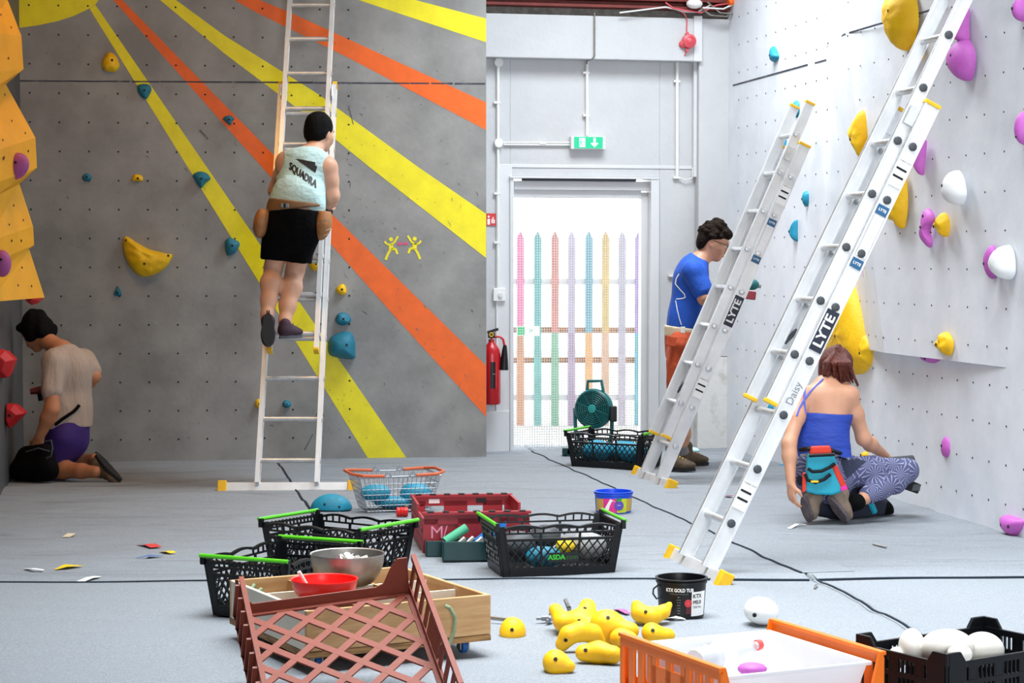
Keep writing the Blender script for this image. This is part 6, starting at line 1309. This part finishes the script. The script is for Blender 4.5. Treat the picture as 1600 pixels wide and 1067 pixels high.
T = Solid(); T.cone(pel + Vector((0, 0, .03)), pel + Vector((0, 0, -.03)), .162, .165, .04, f, .8); leg(T, hR, kR, aR.lerp(kR, .16), (0, 0, -1), .010, .078, .052, .04, .05); T.cut(at(1290, 712, 10.56), (0, 0, 1)); T.wob(.002, 40, 2); lgo = T.build('leggings', 'legging', pD, h=.0065)
TA, TB, TC = (1312, 713), (1360, 727), (1326, 752); n_ = 8; vv, ff, ix = [], [], {}
for i in range(n_ + 1):
    for j in range(n_ + 1 - i): ix[i, j] = len(vv); a_, b_ = i / n_, j / n_; vv.append(at(TA[0] * (1 - a_ - b_) + TB[0] * a_ + TC[0] * b_, TA[1] * (1 - a_ - b_) + TB[1] * a_ + TC[1] * b_, 10.3))
for i in range(n_):
    for j in range(n_ - i):
        ff.append((ix[i, j], ix[i + 1, j], ix[i, j + 1]))
        if j < n_ - i - 1: ff.append((ix[i + 1, j], ix[i + 1, j + 1], ix[i, j + 1]))
decal_on(lgo, 'side_panel', vv, ff, mat('slate_panel', '2b3148', .8), lgo, (.1, 1, -.02))
T = Solid(); leg(T, hL, kL, aL.lerp(kL, .1), (0, 0, -1), .012, .09, .06, .042, .056); T.cut(fl(1300, 822, .004), (0, 0, -1)); T.build('leggings', mat('navy_leggings', '1d2133', .8, var=.2), pD, h=.0065)
q = Solid(); q.ell(kL + Vector((.0, -.01, -.0)), (.085, .075, .068), None, .02); q.cut(fl(1375, 812, .003), (0, 0, -1)); tag(q.build('knee_pad', 'bag', h=.007), 'black knee pad on the kneeling woman\'s lower knee', 'pad'); 
MB().tube([at(1352, 782, 10.72), at(1362, 790, 10.70), at(1366, 800, 10.72)], .018, 8).build('knee_strap', 'pouch', pD, smooth=True)
for a, hx, hy, tx, ty, Yh, Yt, m in ((aR, 1296, 774, 1325, 822, 10.40, 10.44, 'shoeg'), (aL, 1257, 775, 1266, 816, 10.40, 10.46, 'shoeg')):
    tz = Vector((at(tx, ty, Yt).x, Yt, .012)); o = shoe(pD, at(hx, hy, Yh), tz, (.75, .45, .25), 'shoeb', 'shoeg', .95)
S2 = Solid(); S2.cone(aR + Vector((-.02, -.01, -.01)), at(1322, 790, 10.48), .045, .042, .02); S2.build('sock', 'bag', pD, h=.007)
pc = thing('chalk_pouch', 'turquoise and red tool pouch hanging at the kneeling woman\'s back', 'pouch', at(1285, 775, 10.38))
def slab(pts, Y, t, m, name, parent, bev=.006): return MB().prism([at(x, y, Y) for x, y in pts], (0, t, 0)).build(name, m, parent, bevel=bev)
slab([(1263, 710), (1303, 709), (1310, 730), (1319, 768), (1300, 774), (1276, 773), (1258, 768), (1261, 735)], 10.36, .06, 'pouch', 'pouch_body', pc, .012); slab([(1268, 698), (1298, 697), (1300, 709), (1266, 710)], 10.36, .05, 'pouchr', 'top_flap', pc, .008); slab([(1300, 730), (1307, 725), (1323, 758), (1316, 766)], 10.355, .03, 'pouchr', 'red_gusset', pc); slab([(1313, 762), (1322, 757), (1325, 764), (1315, 768)], 10.352, .02, 'magenta', 'corner_patch', pc, .003); slab([(1255, 740), (1259, 738), (1260, 766), (1254, 770)], 10.355, .03, 'pouchr', 'red_edge', pc, .003)
for pts in ([(1262, 732), (1270, 737), (1284, 736), (1297, 730), (1305, 724)], [(1258, 740), (1262, 750), (1274, 754), (1288, 749), (1298, 741)], [(1264, 712), (1284, 711), (1304, 710)]): MB().tube([at(x, y, 10.345) for x, y in pts], .009, 8).build('webbing_loop', 'black', pc, smooth=True)
slab([(1267, 751), (1279, 751), (1279, 754), (1267, 754)], 10.332, .01, 'tapey', 'maker_tag', pc, .001); MB().tube([at(1251, 703, 10.46), at(1262, 701, 10.4), at(1300, 704, 10.4), at(1319, 710, 10.5)], .012, 8).build('waist_belt', 'black', pc, smooth=True); MB().tube([at(1252, 712, 10.45), at(1262, 710, 10.42), at(1300, 711, 10.42), at(1320, 714, 10.5)], .009, 8).build('shirt_hem', 'sock', pD, smooth=True)
bx = at(1420, 758, 10.75); cd = thing('cordless_drill', 'black cordless tool whose battery shows under the woman\'s raised knee', 'tool', bx); Rb = Matrix.Rotation(.35, 3, 'Y') @ Matrix.Rotation(.4, 3, 'Z'); MB().box(bx, (.10, .08, .055), Rb).build('battery', 'black', cd, bevel=.006); MB().box(bx + Rb @ Vector((.01, -.042, 0)), (.06, .004, .035)).build('battery_label', 'dark', cd); MB().tube([bx, bx + Vector((-.05, .05, .05)), bx + Vector((-.1, .09, .1))], .02, 8).build('grip', 'black', cd, smooth=True); MB().tube([bx + Vector((-.13, .10, .11)), bx + Vector((.05, .14, .12))], .03, 10).build('motor', 'dark', cd, smooth=True)

cl = Solid(); cl.ell(fl(1074, 707) + Vector((.0, .02, .012)), (.09, .06, .028), None, .02); cl.cut(fl(1074, 707), (0, 0, -1)); cl.wob(.014, 45, 6); tag(cl.build('cleaning_cloth', mat('pale_aqua_cloth', 'bfe6ee', .9), h=.007), 'crumpled pale aqua cloth on the floor by the pier', 'cloth')
